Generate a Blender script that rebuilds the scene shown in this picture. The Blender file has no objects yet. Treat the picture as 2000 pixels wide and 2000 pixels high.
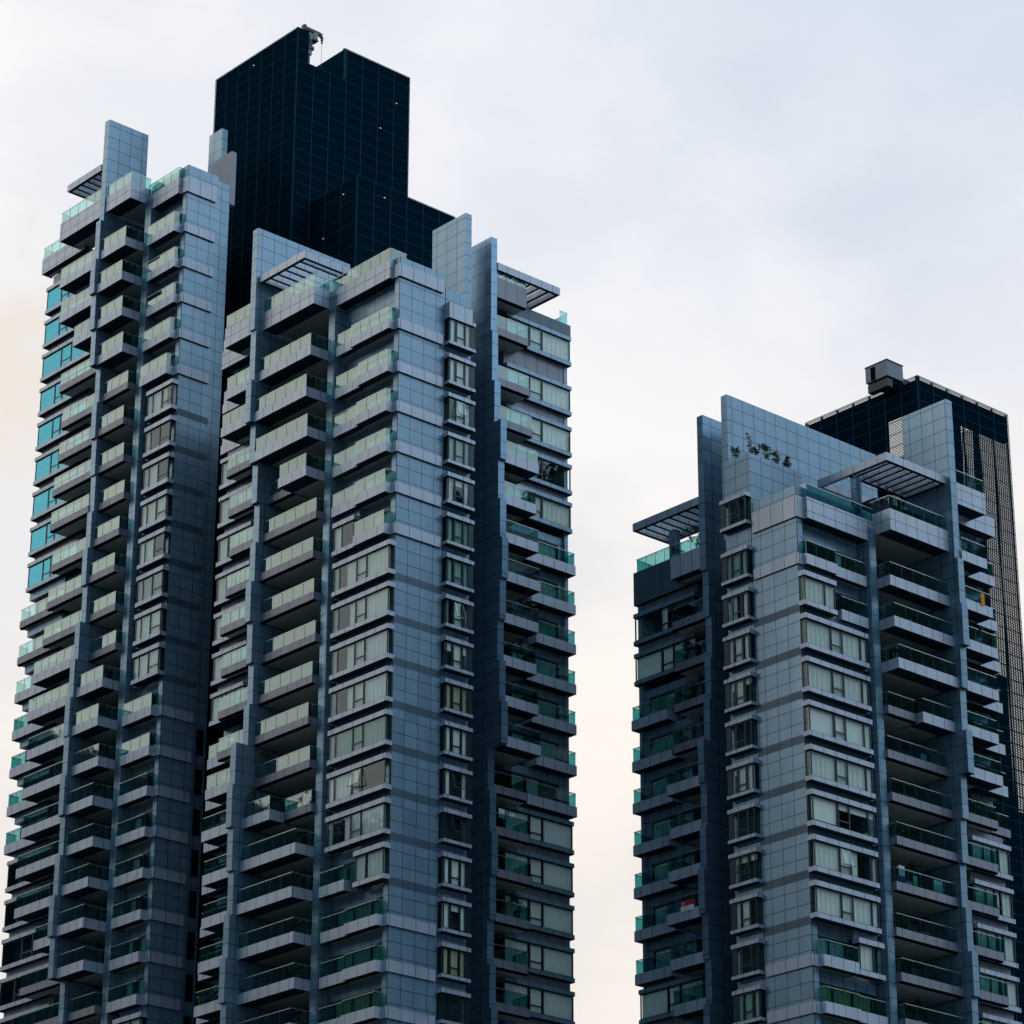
import bpy, math, random
from mathutils import Matrix, Vector
random.seed(7)
rad = math.radians
S = bpy.context.scene

# ------------------------------------------------------------------ camera
CAM_Z = 1.6
AZ, PITCH, ROLL = 48.3357, 23.2135, 0.14918
cd = bpy.data.cameras.new('camera')
cd.sensor_width = 36.0
cd.lens = 36.0 * 6088.0 / 2000.0
cd.clip_start = 1.0
cd.clip_end = 9000.0
cam = bpy.data.objects.new('camera', cd)
S.collection.objects.link(cam)
cam.matrix_world = (Matrix.Translation((0, 0, CAM_Z)) @ Matrix.Rotation(rad(AZ - 90), 4, 'Z')
                    @ Matrix.Rotation(rad(90 + PITCH), 4, 'X') @ Matrix.Rotation(rad(ROLL), 4, 'Z'))
S.camera = cam

# ------------------------------------------------------------------ sky and sun
SUN_AZ, SUN_EL = 150.0, 12.0        # degrees from +X, counter-clockwise
w = bpy.data.worlds.new('World'); S.world = w; w.use_nodes = True
nt = w.node_tree; N = nt.nodes; L = nt.links; N.clear()
out = N.new('ShaderNodeOutputWorld'); bg = N.new('ShaderNodeBackground')
sky = N.new('ShaderNodeTexSky'); sky.sky_type = 'NISHITA'; sky.sun_disc = False
sky.sun_elevation = rad(SUN_EL); sky.sun_rotation = rad(90 - SUN_AZ)
tc = N.new('ShaderNodeTexCoord')
def wdot(v):
    d = N.new('ShaderNodeVectorMath'); d.operation = 'DOT_PRODUCT'
    L.new(tc.outputs['Generated'], d.inputs[0]); d.inputs[1].default_value = Vector(v).normalized(); return d.outputs['Value']
def ramp(src, stops, ease='EASE'):
    r = N.new('ShaderNodeValToRGB'); r.color_ramp.interpolation = ease
    e = r.color_ramp.elements
    while len(e) < len(stops): e.new(.5)
    for i, (p, c) in enumerate(stops): e[i].position = p; e[i].color = (*c, 1)
    L.new(src, r.inputs[0]); return r.outputs[0]
def wm(op, a, b):
    m = N.new('ShaderNodeMath'); m.operation = op
    for i, q in enumerate((a, b)):
        if hasattr(q, 'links'): L.new(q, m.inputs[i])
        else: m.inputs[i].default_value = q
    return m.outputs[0]
def wmix(f, a, b, mode='MIX'):
    m = N.new('ShaderNodeMix'); m.data_type = 'RGBA'; m.blend_type = mode
    for s_, q in (('Factor', f),):
        if hasattr(q, 'links'): L.new(q, m.inputs[0])
        else: m.inputs[0].default_value = q
    for i, q in ((6, a), (7, b)):
        if hasattr(q, 'links'): L.new(q, m.inputs[i])
        else: m.inputs[i].default_value = (*q, 1)
    return m.outputs[2]
az = rad(AZ)
fwd = Vector((math.cos(az), math.sin(az), 0)); left = Vector((-math.sin(az), math.cos(az), 0))
# cloud cover: bright warm haze towards the left, cooler and thinner to the right and overhead
def step(src, lo, hi, a=0.0, b=1.0):
    m = N.new('ShaderNodeMapRange'); m.interpolation_type = 'SMOOTHSTEP'
    m.inputs[1].default_value = lo; m.inputs[2].default_value = hi; m.inputs[3].default_value = a; m.inputs[4].default_value = b
    L.new(src, m.inputs[0]); return m.outputs[0]
def hdir(a, e=0.0): return Vector((math.cos(rad(a)) * math.cos(rad(e)), math.sin(rad(a)) * math.cos(rad(e)), math.sin(rad(e))))
el = wdot((0, 0, 1))
rightness = step(wdot(-left), -.12, .17)
high = step(el, .41, .58)
cov = wmix(wm('MULTIPLY', wm('ADD', wm('MULTIPLY', rightness, .84), .08), wm('ADD', wm('MULTIPLY', high, .86), .14)), (1.0, .99, 1.0), (.61, .71, .875))
low = step(el, .47, .27)
cov = wmix(wm('MULTIPLY', low, .9), cov, (1.03, .945, .86))
cov = wmix(step(wdot(fwd), .70, .25), cov, (.30, .39, .52))                       # behind the camera and overhead: cool grey cloud
cov = wmix(step(wdot(hdir(326, 46)), .66, .95), cov, (1.75, 2.1, 2.5))  # bright sky lobe added out of view, lights the right-facing walls
cov = wmix(step(wdot(hdir(205, 12)), .40, .90), cov, (.12, .20, .28))              # dark sky lobe added at the back left, dims the walls facing it
cov = wmix(step(wdot(hdir(114, 27)), .72, .96), cov, (1.75, 1.66, 1.55))           # evening glow boosted left of the view, lights left-facing walls and railings
SPOTS = [((.4700, .7650, .4400), .9984, .99998, .55, (.80, .78, .77)), ((.4705, .7700, .4307), .9990, .999995, .60, (1.0, .86, .70)), ((.6300, .6710, .3910), .9997, .99999, .35, (.80, .81, .84)),
         ((.6307, .5861, .5087), .993, .9995, .30, (.66, .74, .86))]
# soft cloud shapes
mp = N.new('ShaderNodeMapping'); mp.inputs['Scale'].default_value = (1, 1, 2.2); mp.inputs['Location'].default_value = (.35, .1, .2)
L.new(tc.outputs['Generated'], mp.inputs[0])
nz = N.new('ShaderNodeTexNoise'); nz.inputs['Scale'].default_value = 6.5; nz.inputs['Detail'].default_value = 7; nz.inputs['Roughness'].default_value = .5
L.new(mp.outputs[0], nz.inputs['Vector'])
cl = ramp(nz.outputs['Fac'], [(.40, (.90, .925, .965)), (.60, (1.04, 1.035, 1.025))], 'EASE')
cov = wmix(1.0, cov, cl, 'MULTIPLY')
# cloud patches: grey and ruddy low at the left, a faint grey wisp between the towers
nz2 = N.new('ShaderNodeTexNoise'); nz2.inputs['Scale'].default_value = 30; nz2.inputs['Detail'].default_value = 6; nz2.inputs['Roughness'].default_value = .6
L.new(tc.outputs['Generated'], nz2.inputs['Vector'])
n2 = step(nz2.outputs['Fac'], .36, .62)
for dvec, c0, c1, am, colr in SPOTS:
    cov = wmix(wm('MULTIPLY', wm('MULTIPLY', step(wdot(dvec), c0, c1), wm('ADD', wm('MULTIPLY', n2, .7), .3)), am), cov, colr)
nish = N.new('ShaderNodeVectorMath'); nish.operation = 'SCALE'; nish.inputs['Scale'].default_value = .05
L.new(sky.outputs[0], nish.inputs[0])
col = wmix(.94, nish.outputs[0], cov)
L.new(col, bg.inputs['Color']); bg.inputs['Strength'].default_value = 1.0
L.new(bg.outputs[0], out.inputs['Surface'])

sd = bpy.data.lights.new('sun', 'SUN'); sd.energy = .6; sd.angle = rad(18); sd.color = (1, .90, .80)
sun = bpy.data.objects.new('sun', sd); S.collection.objects.link(sun)
v = Vector((math.cos(rad(SUN_AZ)) * math.cos(rad(SUN_EL)), math.sin(rad(SUN_AZ)) * math.cos(rad(SUN_EL)), math.sin(rad(SUN_EL))))
sun.rotation_euler = v.to_track_quat('Z', 'Y').to_euler()

S.view_settings.view_transform = 'Standard'; S.view_settings.look = 'None'
S.view_settings.exposure = 0.0; S.view_settings.gamma = 1.0; S.view_settings.use_curve_mapping = False
S.cycles.max_bounces = 8; S.cycles.transparent_max_bounces = 16; S.cycles.glossy_bounces = 4; S.cycles.diffuse_bounces = 3
S.cycles.caustics_reflective = False; S.cycles.caustics_refractive = False

# ------------------------------------------------------------------ materials
def newmat(name):
    m = bpy.data.materials.new(name); m.use_nodes = True
    n = m.node_tree; b = n.nodes['Principled BSDF']; return m, n, b
def mth(n, op, a, b=None, c=None):
    q = n.nodes.new('ShaderNodeMath'); q.operation = op
    for i, x in enumerate((a, b, c)):
        if x is None: continue
        if hasattr(x, 'links'): n.links.new(x, q.inputs[i])
        else: q.inputs[i].default_value = x
    return q.outputs[0]
def clad(name, base, joint, rough=.34, metal=.55, vj=1.17, zj=1.0667, vary=.10, v0=0.0, z0=0.0, lw=.045, stain=.34):
    m, n, b = newmat(name)
    t = n.nodes.new('ShaderNodeTexCoord'); g = n.nodes.new('ShaderNodeNewGeometry')
    so = n.nodes.new('ShaderNodeSeparateXYZ'); n.links.new(t.outputs['Object'], so.inputs[0])
    sn = n.nodes.new('ShaderNodeSeparateXYZ'); n.links.new(g.outputs['True Normal'], sn.inputs[0])
    isx = mth(n, 'GREATER_THAN', mth(n, 'ABSOLUTE', sn.outputs[0]), .5)
    h = mth(n, 'ADD', mth(n, 'MULTIPLY', so.outputs[1], isx), mth(n, 'MULTIPLY', so.outputs[0], mth(n, 'SUBTRACT', 1.0, isx)))
    h = mth(n, 'DIVIDE', mth(n, 'ADD', h, 50 * vj + v0), vj)
    lines = mth(n, 'LESS_THAN', mth(n, 'FRACT', h), lw / vj)
    cz = 0.0
    if zj:
        z = mth(n, 'DIVIDE', mth(n, 'ADD', so.outputs[2], 200 * zj + z0), zj)
        lines = mth(n, 'MAXIMUM', lines, mth(n, 'LESS_THAN', mth(n, 'FRACT', z), lw / zj))
        cz = mth(n, 'FLOOR', z)
    else:
        cz = mth(n, 'FLOOR', mth(n, 'MULTIPLY', so.outputs[2], .4))
    cm = n.nodes.new('ShaderNodeCombineXYZ'); n.links.new(mth(n, 'FLOOR', h), cm.inputs[0])
    n.links.new(cz, cm.inputs[1]); n.links.new(isx, cm.inputs[2])
    wn = n.nodes.new('ShaderNodeTexWhiteNoise'); n.links.new(cm.outputs[0], wn.inputs['Vector'])
    # rain streaks and dust with a shape of their own
    mpp = n.nodes.new('ShaderNodeMapping'); mpp.inputs['Scale'].default_value = (1.1, 1.1, .12); n.links.new(t.outputs['Object'], mpp.inputs[0])
    ns = n.nodes.new('ShaderNodeTexNoise'); ns.inputs['Scale'].default_value = 1.3; ns.inputs['Detail'].default_value = 6
    n.links.new(mpp.outputs[0], ns.inputs['Vector'])
    val = mth(n, 'ADD', 1 - vary / 2, mth(n, 'MULTIPLY', wn.outputs['Value'], vary))
    val = mth(n, 'MULTIPLY', val, mth(n, 'ADD', 1 - stain / 2, mth(n, 'MULTIPLY', ns.outputs['Fac'], stain)))
    sc = n.nodes.new('ShaderNodeVectorMath'); sc.operation = 'SCALE'; sc.inputs[0].default_value = base; n.links.new(val, sc.inputs['Scale'])
    mx = n.nodes.new('ShaderNodeMix'); mx.data_type = 'RGBA'; n.links.new(lines, mx.inputs[0])
    n.links.new(sc.outputs[0], mx.inputs[6]); mx.inputs[7].default_value = (*joint, 1)
    n.links.new(mx.outputs[2], b.inputs['Base Color'])
    b.inputs['Metallic'].default_value = metal
    n.links.new(mth(n, 'ADD', rough - .05, mth(n, 'MULTIPLY', wn.outputs['Value'], .1)), b.inputs['Roughness'])
    return m
def plain(name, col, rough=.6, metal=0.0, noise=0.0, nscale=3.0):
    m, n, b = newmat(name)
    b.inputs['Roughness'].default_value = rough; b.inputs['Metallic'].default_value = metal
    b.inputs['Base Color'].default_value = (*col, 1)
    if noise:
        t = n.nodes.new('ShaderNodeTexCoord'); ns = n.nodes.new('ShaderNodeTexNoise'); ns.inputs['Scale'].default_value = nscale; ns.inputs['Detail'].default_value = 5
        n.links.new(t.outputs['Object'], ns.inputs['Vector'])
        sc = n.nodes.new('ShaderNodeVectorMath'); sc.operation = 'SCALE'; sc.inputs[0].default_value = col
        n.links.new(mth(n, 'ADD', 1 - noise, mth(n, 'MULTIPLY', ns.outputs['Fac'], 2 * noise)), sc.inputs['Scale'])
        n.links.new(sc.outputs[0], b.inputs['Base Color'])
    return m
def glass(name, refl, trans, base_f, ior=.8, rough=.03, warp=.006):
    m = bpy.data.materials.new(name); m.use_nodes = True; n = m.node_tree; n.nodes.clear()
    o = n.nodes.new('ShaderNodeOutputMaterial'); mix = n.nodes.new('ShaderNodeMixShader')
    g = n.nodes.new('ShaderNodeBsdfGlossy'); tr = n.nodes.new('ShaderNodeBsdfTransparent'); f = n.nodes.new('ShaderNodeLayerWeight'); f.inputs['Blend'].default_value = .5
    g.inputs['Color'].default_value = (*refl, 1); g.inputs['Roughness'].default_value = rough
    tr.inputs['Color'].default_value = (*trans, 1)
    t = n.nodes.new('ShaderNodeTexCoord'); ns = n.nodes.new('ShaderNodeTexNoise'); ns.inputs['Scale'].default_value = .9
    n.links.new(t.outputs['Object'], ns.inputs['Vector'])
    bp = n.nodes.new('ShaderNodeBump'); bp.inputs['Strength'].default_value = 1.0; bp.inputs['Distance'].default_value = warp
    n.links.new(ns.outputs['Fac'], bp.inputs['Height']); n.links.new(bp.outputs[0], g.inputs['Normal'])
    n.links.new(mth(n, 'MINIMUM', mth(n, 'ADD', mth(n, 'MULTIPLY', mth(n, 'POWER', f.outputs['Facing'], 2.0), ior), base_f), 1.0), mix.inputs[0])
    n.links.new(tr.outputs[0], mix.inputs[1]); n.links.new(g.outputs[0], mix.inputs[2]); n.links.new(mix.outputs[0], o.inputs[0])
    return m
JN = (.008, .026, .040)
M = {}
M['clad'] = clad('cladding_panels', (.195, .325, .425), JN, metal=.32)
M['band'] = clad('fascia_panels', (.44, .51, .60), JN, zj=None, metal=.2, rough=.42)
for k_, z_ in (('B', 8.59), ('A', 8.42), ('T', 4.98)):
    M['band' + k_] = clad('two_row_fascia_panels_' + k_, (.44, .51, .60), JN, zj=.86, z0=-z_ + .86 * 20, metal=.2, rough=.42)
M['grey'] = clad('grey_fascia_panels', (.22, .235, .28), JN, zj=None, metal=.2, rough=.45)
M['dband'] = clad('dark_band_panels', (.065, .12, .16), JN, zj=None, metal=.2, rough=.45)
M['fin'] = clad('fin_panels', (.17, .30, .42), JN, vj=1.9, rough=.28, metal=.5, z0=.3)
M['soffit'] = plain('painted_soffit', (.40, .42, .39), .8, noise=.12, nscale=.8)
M['under'] = plain('shaded_underside', (.018, .040, .058), .6)  # underside colour darkened to put deep shade into it
M['inside'] = plain('shaded_interior', (.018, .048, .056), .8, noise=.5, nscale=.35)  # near-black, puts the shade of rooms and recesses into the colour
M['frame'] = plain('dark_window_frame', (.006, .028, .036), .4, .3)
M['rail'] = plain('brushed_handrail', (.45, .50, .47), .35, .8)
M['glass'] = glass('window_glass', (.80, .97, .97), (.90, .97, .93), .02, ior=.30)
M['cyan'] = glass('sky_tinted_glass', (.085, .35, .45), (.10, .36, .42), .50, warp=.03)  # cyan tint stands in for bright sky seen through the panes
M['railglass'] = glass('railing_glass', (.70, .88, .83), (.21, .53, .53), .06, ior=.82, warp=.003)
M['curt'] = plain('white_curtain', (.95, .96, .93), .9, noise=.08)
M['curtg'] = plain('green_curtain', (.36, .56, .50), .9, noise=.1)
M['curty'] = plain('cream_curtain', (.60, .56, .38), .9, noise=.1)
M['louvre'] = plain('dark_louvre_metal', (.002, .026, .050), .6, 0)
M['louvrail'] = plain('louvre_rail', (.022, .085, .115), .6, 0)
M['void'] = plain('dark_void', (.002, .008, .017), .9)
M['metal'] = plain('grey_painted_steel', (.12, .17, .22), .5, .3, noise=.2, nscale=1.2)
M['blackmetal'] = plain('black_steel', (.015, .02, .03), .5, .3)
M['leaf'] = plain('leaf_green', (.075, .115, .028), .55, noise=.4, nscale=4)
M['leafd'] = plain('leaf_dark_green', (.018, .040, .022), .55, noise=.4, nscale=4)
M['bark'] = plain('bark', (.06, .04, .03), .8)
M['pot'] = plain('pale_ceramic', (.45, .47, .45), .5)
M['red'] = plain('red_cloth', (.55, .02, .03), .8)
M['white'] = plain('white_cloth', (.78, .80, .80), .8)
M['orange'] = plain('orange_cloth', (.80, .33, .02), .8)
M['blue'] = plain('blue_fabric', (.04, .12, .30), .8)
M['lime'] = plain('green_plastic', (.05, .65, .05), .4)
M['plank'] = plain('tan_board', (.45, .25, .10), .7)
M['concrete'] = plain('pale_render', (.42, .45, .50), .7, noise=.15, nscale=1.5)
M['ground'] = plain('asphalt', (.12, .13, .13), .9, noise=.3, nscale=.05)
M['unseen_blocker'] = plain('blocker_dark', (.010, .028, .034), .9, noise=.5, nscale=.03)  # dark colour of the added ridges outside the view
lm, ln, lb = newmat('lamp_glow'); lb.inputs['Emission Color'].default_value = (1, .8, .35, 1); lb.inputs['Emission Strength'].default_value = 1.0; M['lamp'] = lm

# ------------------------------------------------------------------ mesh helper
class Part:
    """collects axis aligned boxes and free faces, links them as ONE mesh object"""
    def __init__(s, mir=False): s.v = []; s.f = []; s.m = []; s.mats = []; s.mir = mir
    def mi(s, mat):
        if mat not in s.mats: s.mats.append(mat)
        return s.mats.index(mat)
    def face(s, pts, mat):
        i = len(s.v)
        if s.mir: pts = [(p[1], p[0], p[2]) for p in reversed(pts)]
        s.v += pts; s.f.append(tuple(range(i, i + len(pts)))); s.m.append(s.mi(mat))
    def box(s, x0, x1, y0, y1, z0, z1, mat, under=None):
        if x0 > x1: x0, x1 = x1, x0
        if y0 > y1: y0, y1 = y1, y0
        if z0 > z1: z0, z1 = z1, z0
        if s.mir: x0, x1, y0, y1 = y0, y1, x0, x1
        i = len(s.v); a = s.mi(mat); u = s.mi(under) if under else a
        s.v += [(x0, y0, z0), (x1, y0, z0), (x1, y1, z0), (x0, y1, z0), (x0, y0, z1), (x1, y0, z1), (x1, y1, z1), (x0, y1, z1)]
        for q in ((3, 2, 1, 0), (4, 5, 6, 7), (0, 1, 5, 4), (1, 2, 6, 5), (2, 3, 7, 6), (3, 0, 4, 7)): s.f.append(tuple(i + k for k in q))
        s.m += [u, a, a, a, a, a]
    def sd(s, side, u0, u1, d0, d1, z0, z1, mat, under=None):
        if side == 'S': s.box(d0, d1, u0, u1, z0, z1, mat, under)
        else: s.box(u0, u1, d0, d1, z0, z1, mat, under)
    def build(s, name, parent=None, loc=(0, 0, 0)):
        me = bpy.data.meshes.new(name); me.from_pydata(s.v, [], s.f)
        for k in s.mats: me.materials.append(M[k])
        me.polygons.foreach_set('material_index', s.m); me.update()
        o = bpy.data.objects.new(name, me); S.collection.objects.link(o)
        o.parent = parent; o.location = loc
        return o
def empty(name, loc):
    o = bpy.data.objects.new(name, None); S.collection.objects.link(o); o.location = loc; o.empty_display_size = 1; return o
def tag(o, label=None, cat=None, group=None, kind=None):
    if label: o['label'] = label
    if cat: o['category'] = cat
    if group: o['group'] = group
    if kind: o['kind'] = kind
    return o

# ------------------------------------------------------------------ setting
p = Part(); p.face([(-4000, -4000, 0), (4000, -4000, 0), (4000, 4000, 0), (-4000, 4000, 0)], 'ground')
tag(p.build('ground'), kind='structure')
def unseen_blocker(name, a0, a1, r, hts, seed):  # unseen dark ridge, added to darken what glass and cladding reflect
    rnd = random.Random(seed); p = Part(); n = 60; rows = []
    for k, (rr, hh) in enumerate(((r * .75, -3), (r * .85, .45), (r, 1.0), (r * 1.2, .8), (r * 1.5, -3))):
        row = []
        for i in range(n + 1):
            a = rad(a0 + (a1 - a0) * i / n); e = min(1, 6 * i / n, 6 * (n - i) / n)
            h = hts * e * (.95 + .05 * math.sin(i * .5 + seed) + .03 * rnd.random())
            row.append((rr * math.cos(a), rr * math.sin(a), h * hh if hh > 0 else hh))
        rows.append(row)
    for k in range(4):
        for i in range(n): p.face([rows[k][i], rows[k][i + 1], rows[k + 1][i + 1], rows[k + 1][i]], 'unseen_blocker')
    return tag(p.build(name), kind='structure')
unseen_blocker('unseen_blocker', 82, 190, 700, 290, 3)  # stands in for an unseen skyline, darkens the lower left-facing railings
unseen_blocker('unseen_blocker', -66, -14, 800, 480, 5)  # made up out of view, keeps right-facing glass dark

# ------------------------------------------------------------------ building parts
class Ctx:
    def __init__(s, root, loc, mir): s.root = root; s.loc = loc; s.mir = mir
    def P(s): return Part(s.mir)
    def B(s, p, name, parent=None):
        return p.build(name, parent or s.root, (0, 0, 0) if parent else s.loc)
for k_ in ('louvre', 'louvrail', 'void', 'under', 'inside', 'unseen_blocker'): M[k_].node_tree.nodes['Principled BSDF'].inputs['Specular IOR Level'].default_value = .0
rs = random.Random(11)

def curtain(cx, side, u0, u1, d, z0, z1, mat, parent, name='curtain'):
    p = cx.P(); n = max(2, int((u1 - u0) / .11)); prev = None
    for i in range(n + 1):
        u = u0 + (u1 - u0) * i / n; dd = d + (.05 if i % 2 else -.04) + .02 * math.sin(i * 1.7)
        q = (dd, u) if side == 'S' else (u, dd)
        if prev: p.face([(prev[0], prev[1], z0), (q[0], q[1], z0), (q[0], q[1], z1), (prev[0], prev[1], z1)], mat)
        prev = q
    cx.B(p, name, parent)
def curtains(cx, side, bays, d, z0, z1, parent, style):
    """bays: list of (u0,u1) between mullions"""
    ca = {'w': 'curt', 'g': 'curtg', 'y': 'curty'}
    for a, b in bays:
        r = rs.random(); m = ca.get(style, 'curt')
        if style == 'r':                                   # drawn at the corner; gaps towards the recess imitate the pier's dark reflection
            k = bays.index((a, b))
            if k == 2: b = a + (b - a) * rs.uniform(.35, .65); curtain(cx, side, a + .02, b, d, z0, z1, 'curt', parent)
            elif k < 2: curtain(cx, side, a + .02, b - .02, d, z0, z1, 'curt', parent)
            elif rs.random() < .5: curtain(cx, side, a + .02, b - .02, d, z0, z1, 'curtg', parent)
            continue
        if style == 'n': continue
        if style == 'b':                                   # roller blinds at different heights
            zz = z0 + (z1 - z0) * rs.choice([0, .1, .65, .75]); p = cx.P(); p.sd(side, a + .02, b - .02, d, d + .02, zz, z1, 'curt'); cx.B(p, 'roller_blind', parent)
            continue
        if style == 'm' and r < .3: continue
        if r < .62 or style != 'm': lo, hi = a, b
        elif r < .8: lo, hi = a, a + (b - a) * rs.uniform(.3, .6)
        else: lo, hi = b - (b - a) * rs.uniform(.3, .6), b
        if hi - lo > .15: curtain(cx, side, lo + .02, hi - .02, d, z0, z1, m, parent)

def window(cx, side, u0, u1, d, z0, z1, mull, style='m', name='window', transom=None, gl='glass', ret=0.0, openp=None, fw=.085):
    """frame at depth d.. ; mull: mullion positions (0..1); transom: indices of bays with a low transom; ret: corner return glazing length at u0"""
    p = cx.P(); t = .07
    p.sd(side, u0, u1, d, d + t, z0, z0 + fw, 'frame'); p.sd(side, u0, u1, d, d + t, z1 - fw, z1, 'frame')
    us = [u0] + [u0 + (u1 - u0) * k for k in mull] + [u1]
    for i, u in enumerate(us):
        a, b = (u, u + fw) if i == 0 else ((u - fw, u) if i == len(us) - 1 else (u - fw * .6, u + fw * .6))
        p.sd(side, a, b, d + .001, d + t + .01, z0 + fw, z1 - fw, 'frame')
    bays = list(zip(us[:-1], us[1:]))
    if transom:
        zt = z0 + (z1 - z0) * .27
        for k in transom:
            a, b = bays[k]; p.sd(side, a + fw, b - fw, d + .002, d + t, zt, zt + .10, 'frame')
            p.sd(side, a + .03, a + .09, d - .012, d + .002, z0 + fw, z1 - fw, 'frame'); p.sd(side, b - .09, b - .03, d - .012, d + .002, z0 + fw, z1 - fw, 'frame')
    if ret:
        a = 'F' if side == 'S' else 'S'
        p.sd(a, d + .075, d + ret, u0 + .001, u0 + .06, z0, z0 + fw, 'frame'); p.sd(a, d + .075, d + ret, u0 + .001, u0 + .06, z1 - fw, z1, 'frame')
        p.sd(a, d + ret - fw, d + ret, u0 + .002, u0 + .07, z0 + fw, z1 - fw, 'frame')
    if openp is not None:                                   # a top hung casement standing open
        a, b = bays[openp]; zt = z0 + (z1 - z0) * .3; o_ = .38
        q = lambda u, dd, z: (dd, u, z) if side == 'S' else (u, dd, z)
        for (ua, ub) in ((a, a + .07), (b - .07, b)):
            pts = [q(ua, d - .02, z1), q(ub, d - .02, z1), q(ub, d - o_, zt + .02), q(ua, d - o_, zt + .02)]
            p.face(pts, 'frame')
        p.face([q(a, d - o_, zt), q(b, d - o_, zt), q(b, d - o_ + .02, zt + .09), q(a, d - o_ + .02, zt + .09)], 'frame')
    fr = cx.B(p, name)
    g = cx.P()
    if side == 'S': g.face([(d + .03, u1, z0 + .02), (d + .03, u0 + .02, z0 + .02), (d + .03, u0 + .02, z1 - .02), (d + .03, u1, z1 - .02)], gl)
    else: g.face([(u0 + .02, d + .03, z0 + .02), (u1, d + .03, z0 + .02), (u1, d + .03, z1 - .02), (u0 + .02, d + .03, z1 - .02)], gl)
    if ret:
        if side == 'S': g.face([(d + .03, u0 + .02, z0), (d + ret, u0 + .02, z0), (d + ret, u0 + .02, z1), (d + .03, u0 + .02, z1)], gl)
        else: g.face([(u0 + .02, d + ret, z0), (u0 + .02, d + .03, z0), (u0 + .02, d + .03, z1), (u0 + .02, d + ret, z1)], gl)
    if openp is not None:
        g.face([q(b - .07, d - .02, z1), q(a + .07, d - .02, z1), q(a + .07, d - o_, zt), q(b - .07, d - o_, zt)], gl)
    cx.B(g, 'pane', fr)
    curtains(cx, side, bays, d + .16, z0 + .03, z1 - .03, fr, style)
    return fr

def railing(cx, parent, pts, z0, z1):
    """frameless glass along a plan polyline pts=[(x,y)..] (canonical), light rail with small clips"""
    g = cx.P(); r = cx.P()
    for (ax, ay), (bx, by) in zip(pts[:-1], pts[1:]):
        ln = math.hypot(bx - ax, by - ay); n = max(1, round(ln / 1.15))
        for i in range(n):
            f0, f1 = i / n + .012 / max(ln, .1), (i + 1) / n - .012 / max(ln, .1)
            P0 = (ax + (bx - ax) * f0, ay + (by - ay) * f0); P1 = (ax + (bx - ax) * f1, ay + (by - ay) * f1)
            g.face([(*P0, z0), (*P1, z0), (*P1, z1), (*P0, z1)], 'railglass')
            if i: r.box(P0[0] - .012, P0[0] + .012, P0[1] - .012, P0[1] + .012, z0, z1 - .01, 'frame')
        x0, x1 = sorted((ax, bx)); y0, y1 = sorted((ay, by))
        r.box(x0 - .02, x1 + .02, y0 - .02, y1 + .02, z1 + .001, z1 + .045, 'rail')
        for i in range(int(ln / .55)):
            f = (i + .5) * .55 / ln; q = (ax + (bx - ax) * f, ay + (by - ay) * f)
            if abs(bx - ax) > abs(by - ay): r.box(q[0] - .04, q[0] + .04, q[1] + .04, q[1] + .09, z1 - .10, z1 - .04, 'rail')
            else: r.box(q[0] + .04, q[0] + .09, q[1] - .04, q[1] + .04, z1 - .10, z1 - .04, 'rail')
    cx.B(g, 'glass_railing', parent); cx.B(r, 'handrail', parent)

def balcony(cx, side, u0, u1, d, back, z, style='L', name='balcony', h=None, rail=True, ends=(1, 1), gh=1.0, ret0=None, ret1=None, fm=None):
    """fascia tray with glass above. d: front plane, back: where the slab ends"""
    m = fm or ('band' if style == 'L' else 'grey'); t = .12
    p = cx.P(); hh = h or (.78 if style == 'L' else .62)
    zb = z if style == 'L' else z + .13
    r0 = ret0 if ret0 is not None else back; r1 = ret1 if ret1 is not None else back
    zf = zb + (hh if style == 'L' else hh - .02)
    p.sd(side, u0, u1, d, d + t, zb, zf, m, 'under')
    if ends[0]: p.sd(side, u0 + .001, u0 + t, d + t, r0, zb, zf, m, 'under')
    if ends[1]: p.sd(side, u1 - t, u1 - .001, d + t, r1, zb, zf, m, 'under')
    mid = min(d + (back - d) * .55, d + 1.35)
    if style == 'L':
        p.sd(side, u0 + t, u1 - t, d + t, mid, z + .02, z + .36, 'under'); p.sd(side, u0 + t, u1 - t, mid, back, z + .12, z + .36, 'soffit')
    else:
        p.sd(side, u0 + .03, u1 - .03, d + .06, d + .30, z + .02, z + .13, 'void')  # near-black strip paints the shade below the fascia
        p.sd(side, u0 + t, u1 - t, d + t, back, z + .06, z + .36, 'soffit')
    o = cx.B(p, name)
    if rail:
        g0, g1 = u0 + .06, u1 - .06; gd = d + .06
        if side == 'S':
            pts = ([(r0 - .02, g0)] if ends[0] else []) + [(gd, g0), (gd, g1)] + ([(r1 - .02, g1)] if ends[1] else [])
        else:
            pts = ([(g0, r0 - .02)] if ends[0] else []) + [(g0, gd), (g1, gd)] + ([(g1, r1 - .02)] if ends[1] else [])
        railing(cx, o, pts, zf - .02, zf + gh)
    return o

def baywin(cx, side, u0, u1, d, back, z, mull, style, transom=None, gl='glass', openp=None, ret=None, top=.36, name='bay_window', sh=.34, gh=1.86):
    """projecting window box: sill tray, glass on the face and the return, head tray"""
    z1 = z + sh; z2 = z1 + gh
    fr = window(cx, side, u0, u1, d, z1, z2, mull, style, name=name, transom=transom, gl=gl, ret=(ret or (back - d)), openp=openp)
    p = cx.P(); p.sd(side, u0 - .14, u1 + .05, d - .12, back, z, z1, 'band', 'under'); cx.B(p, 'sill', fr)
    p = cx.P(); p.sd(side, u0 - .14, u1 + .05, d - .12, back, z2, z2 + top, 'band', 'under'); cx.B(p, 'head_ledge', fr)
    return fr

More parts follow.
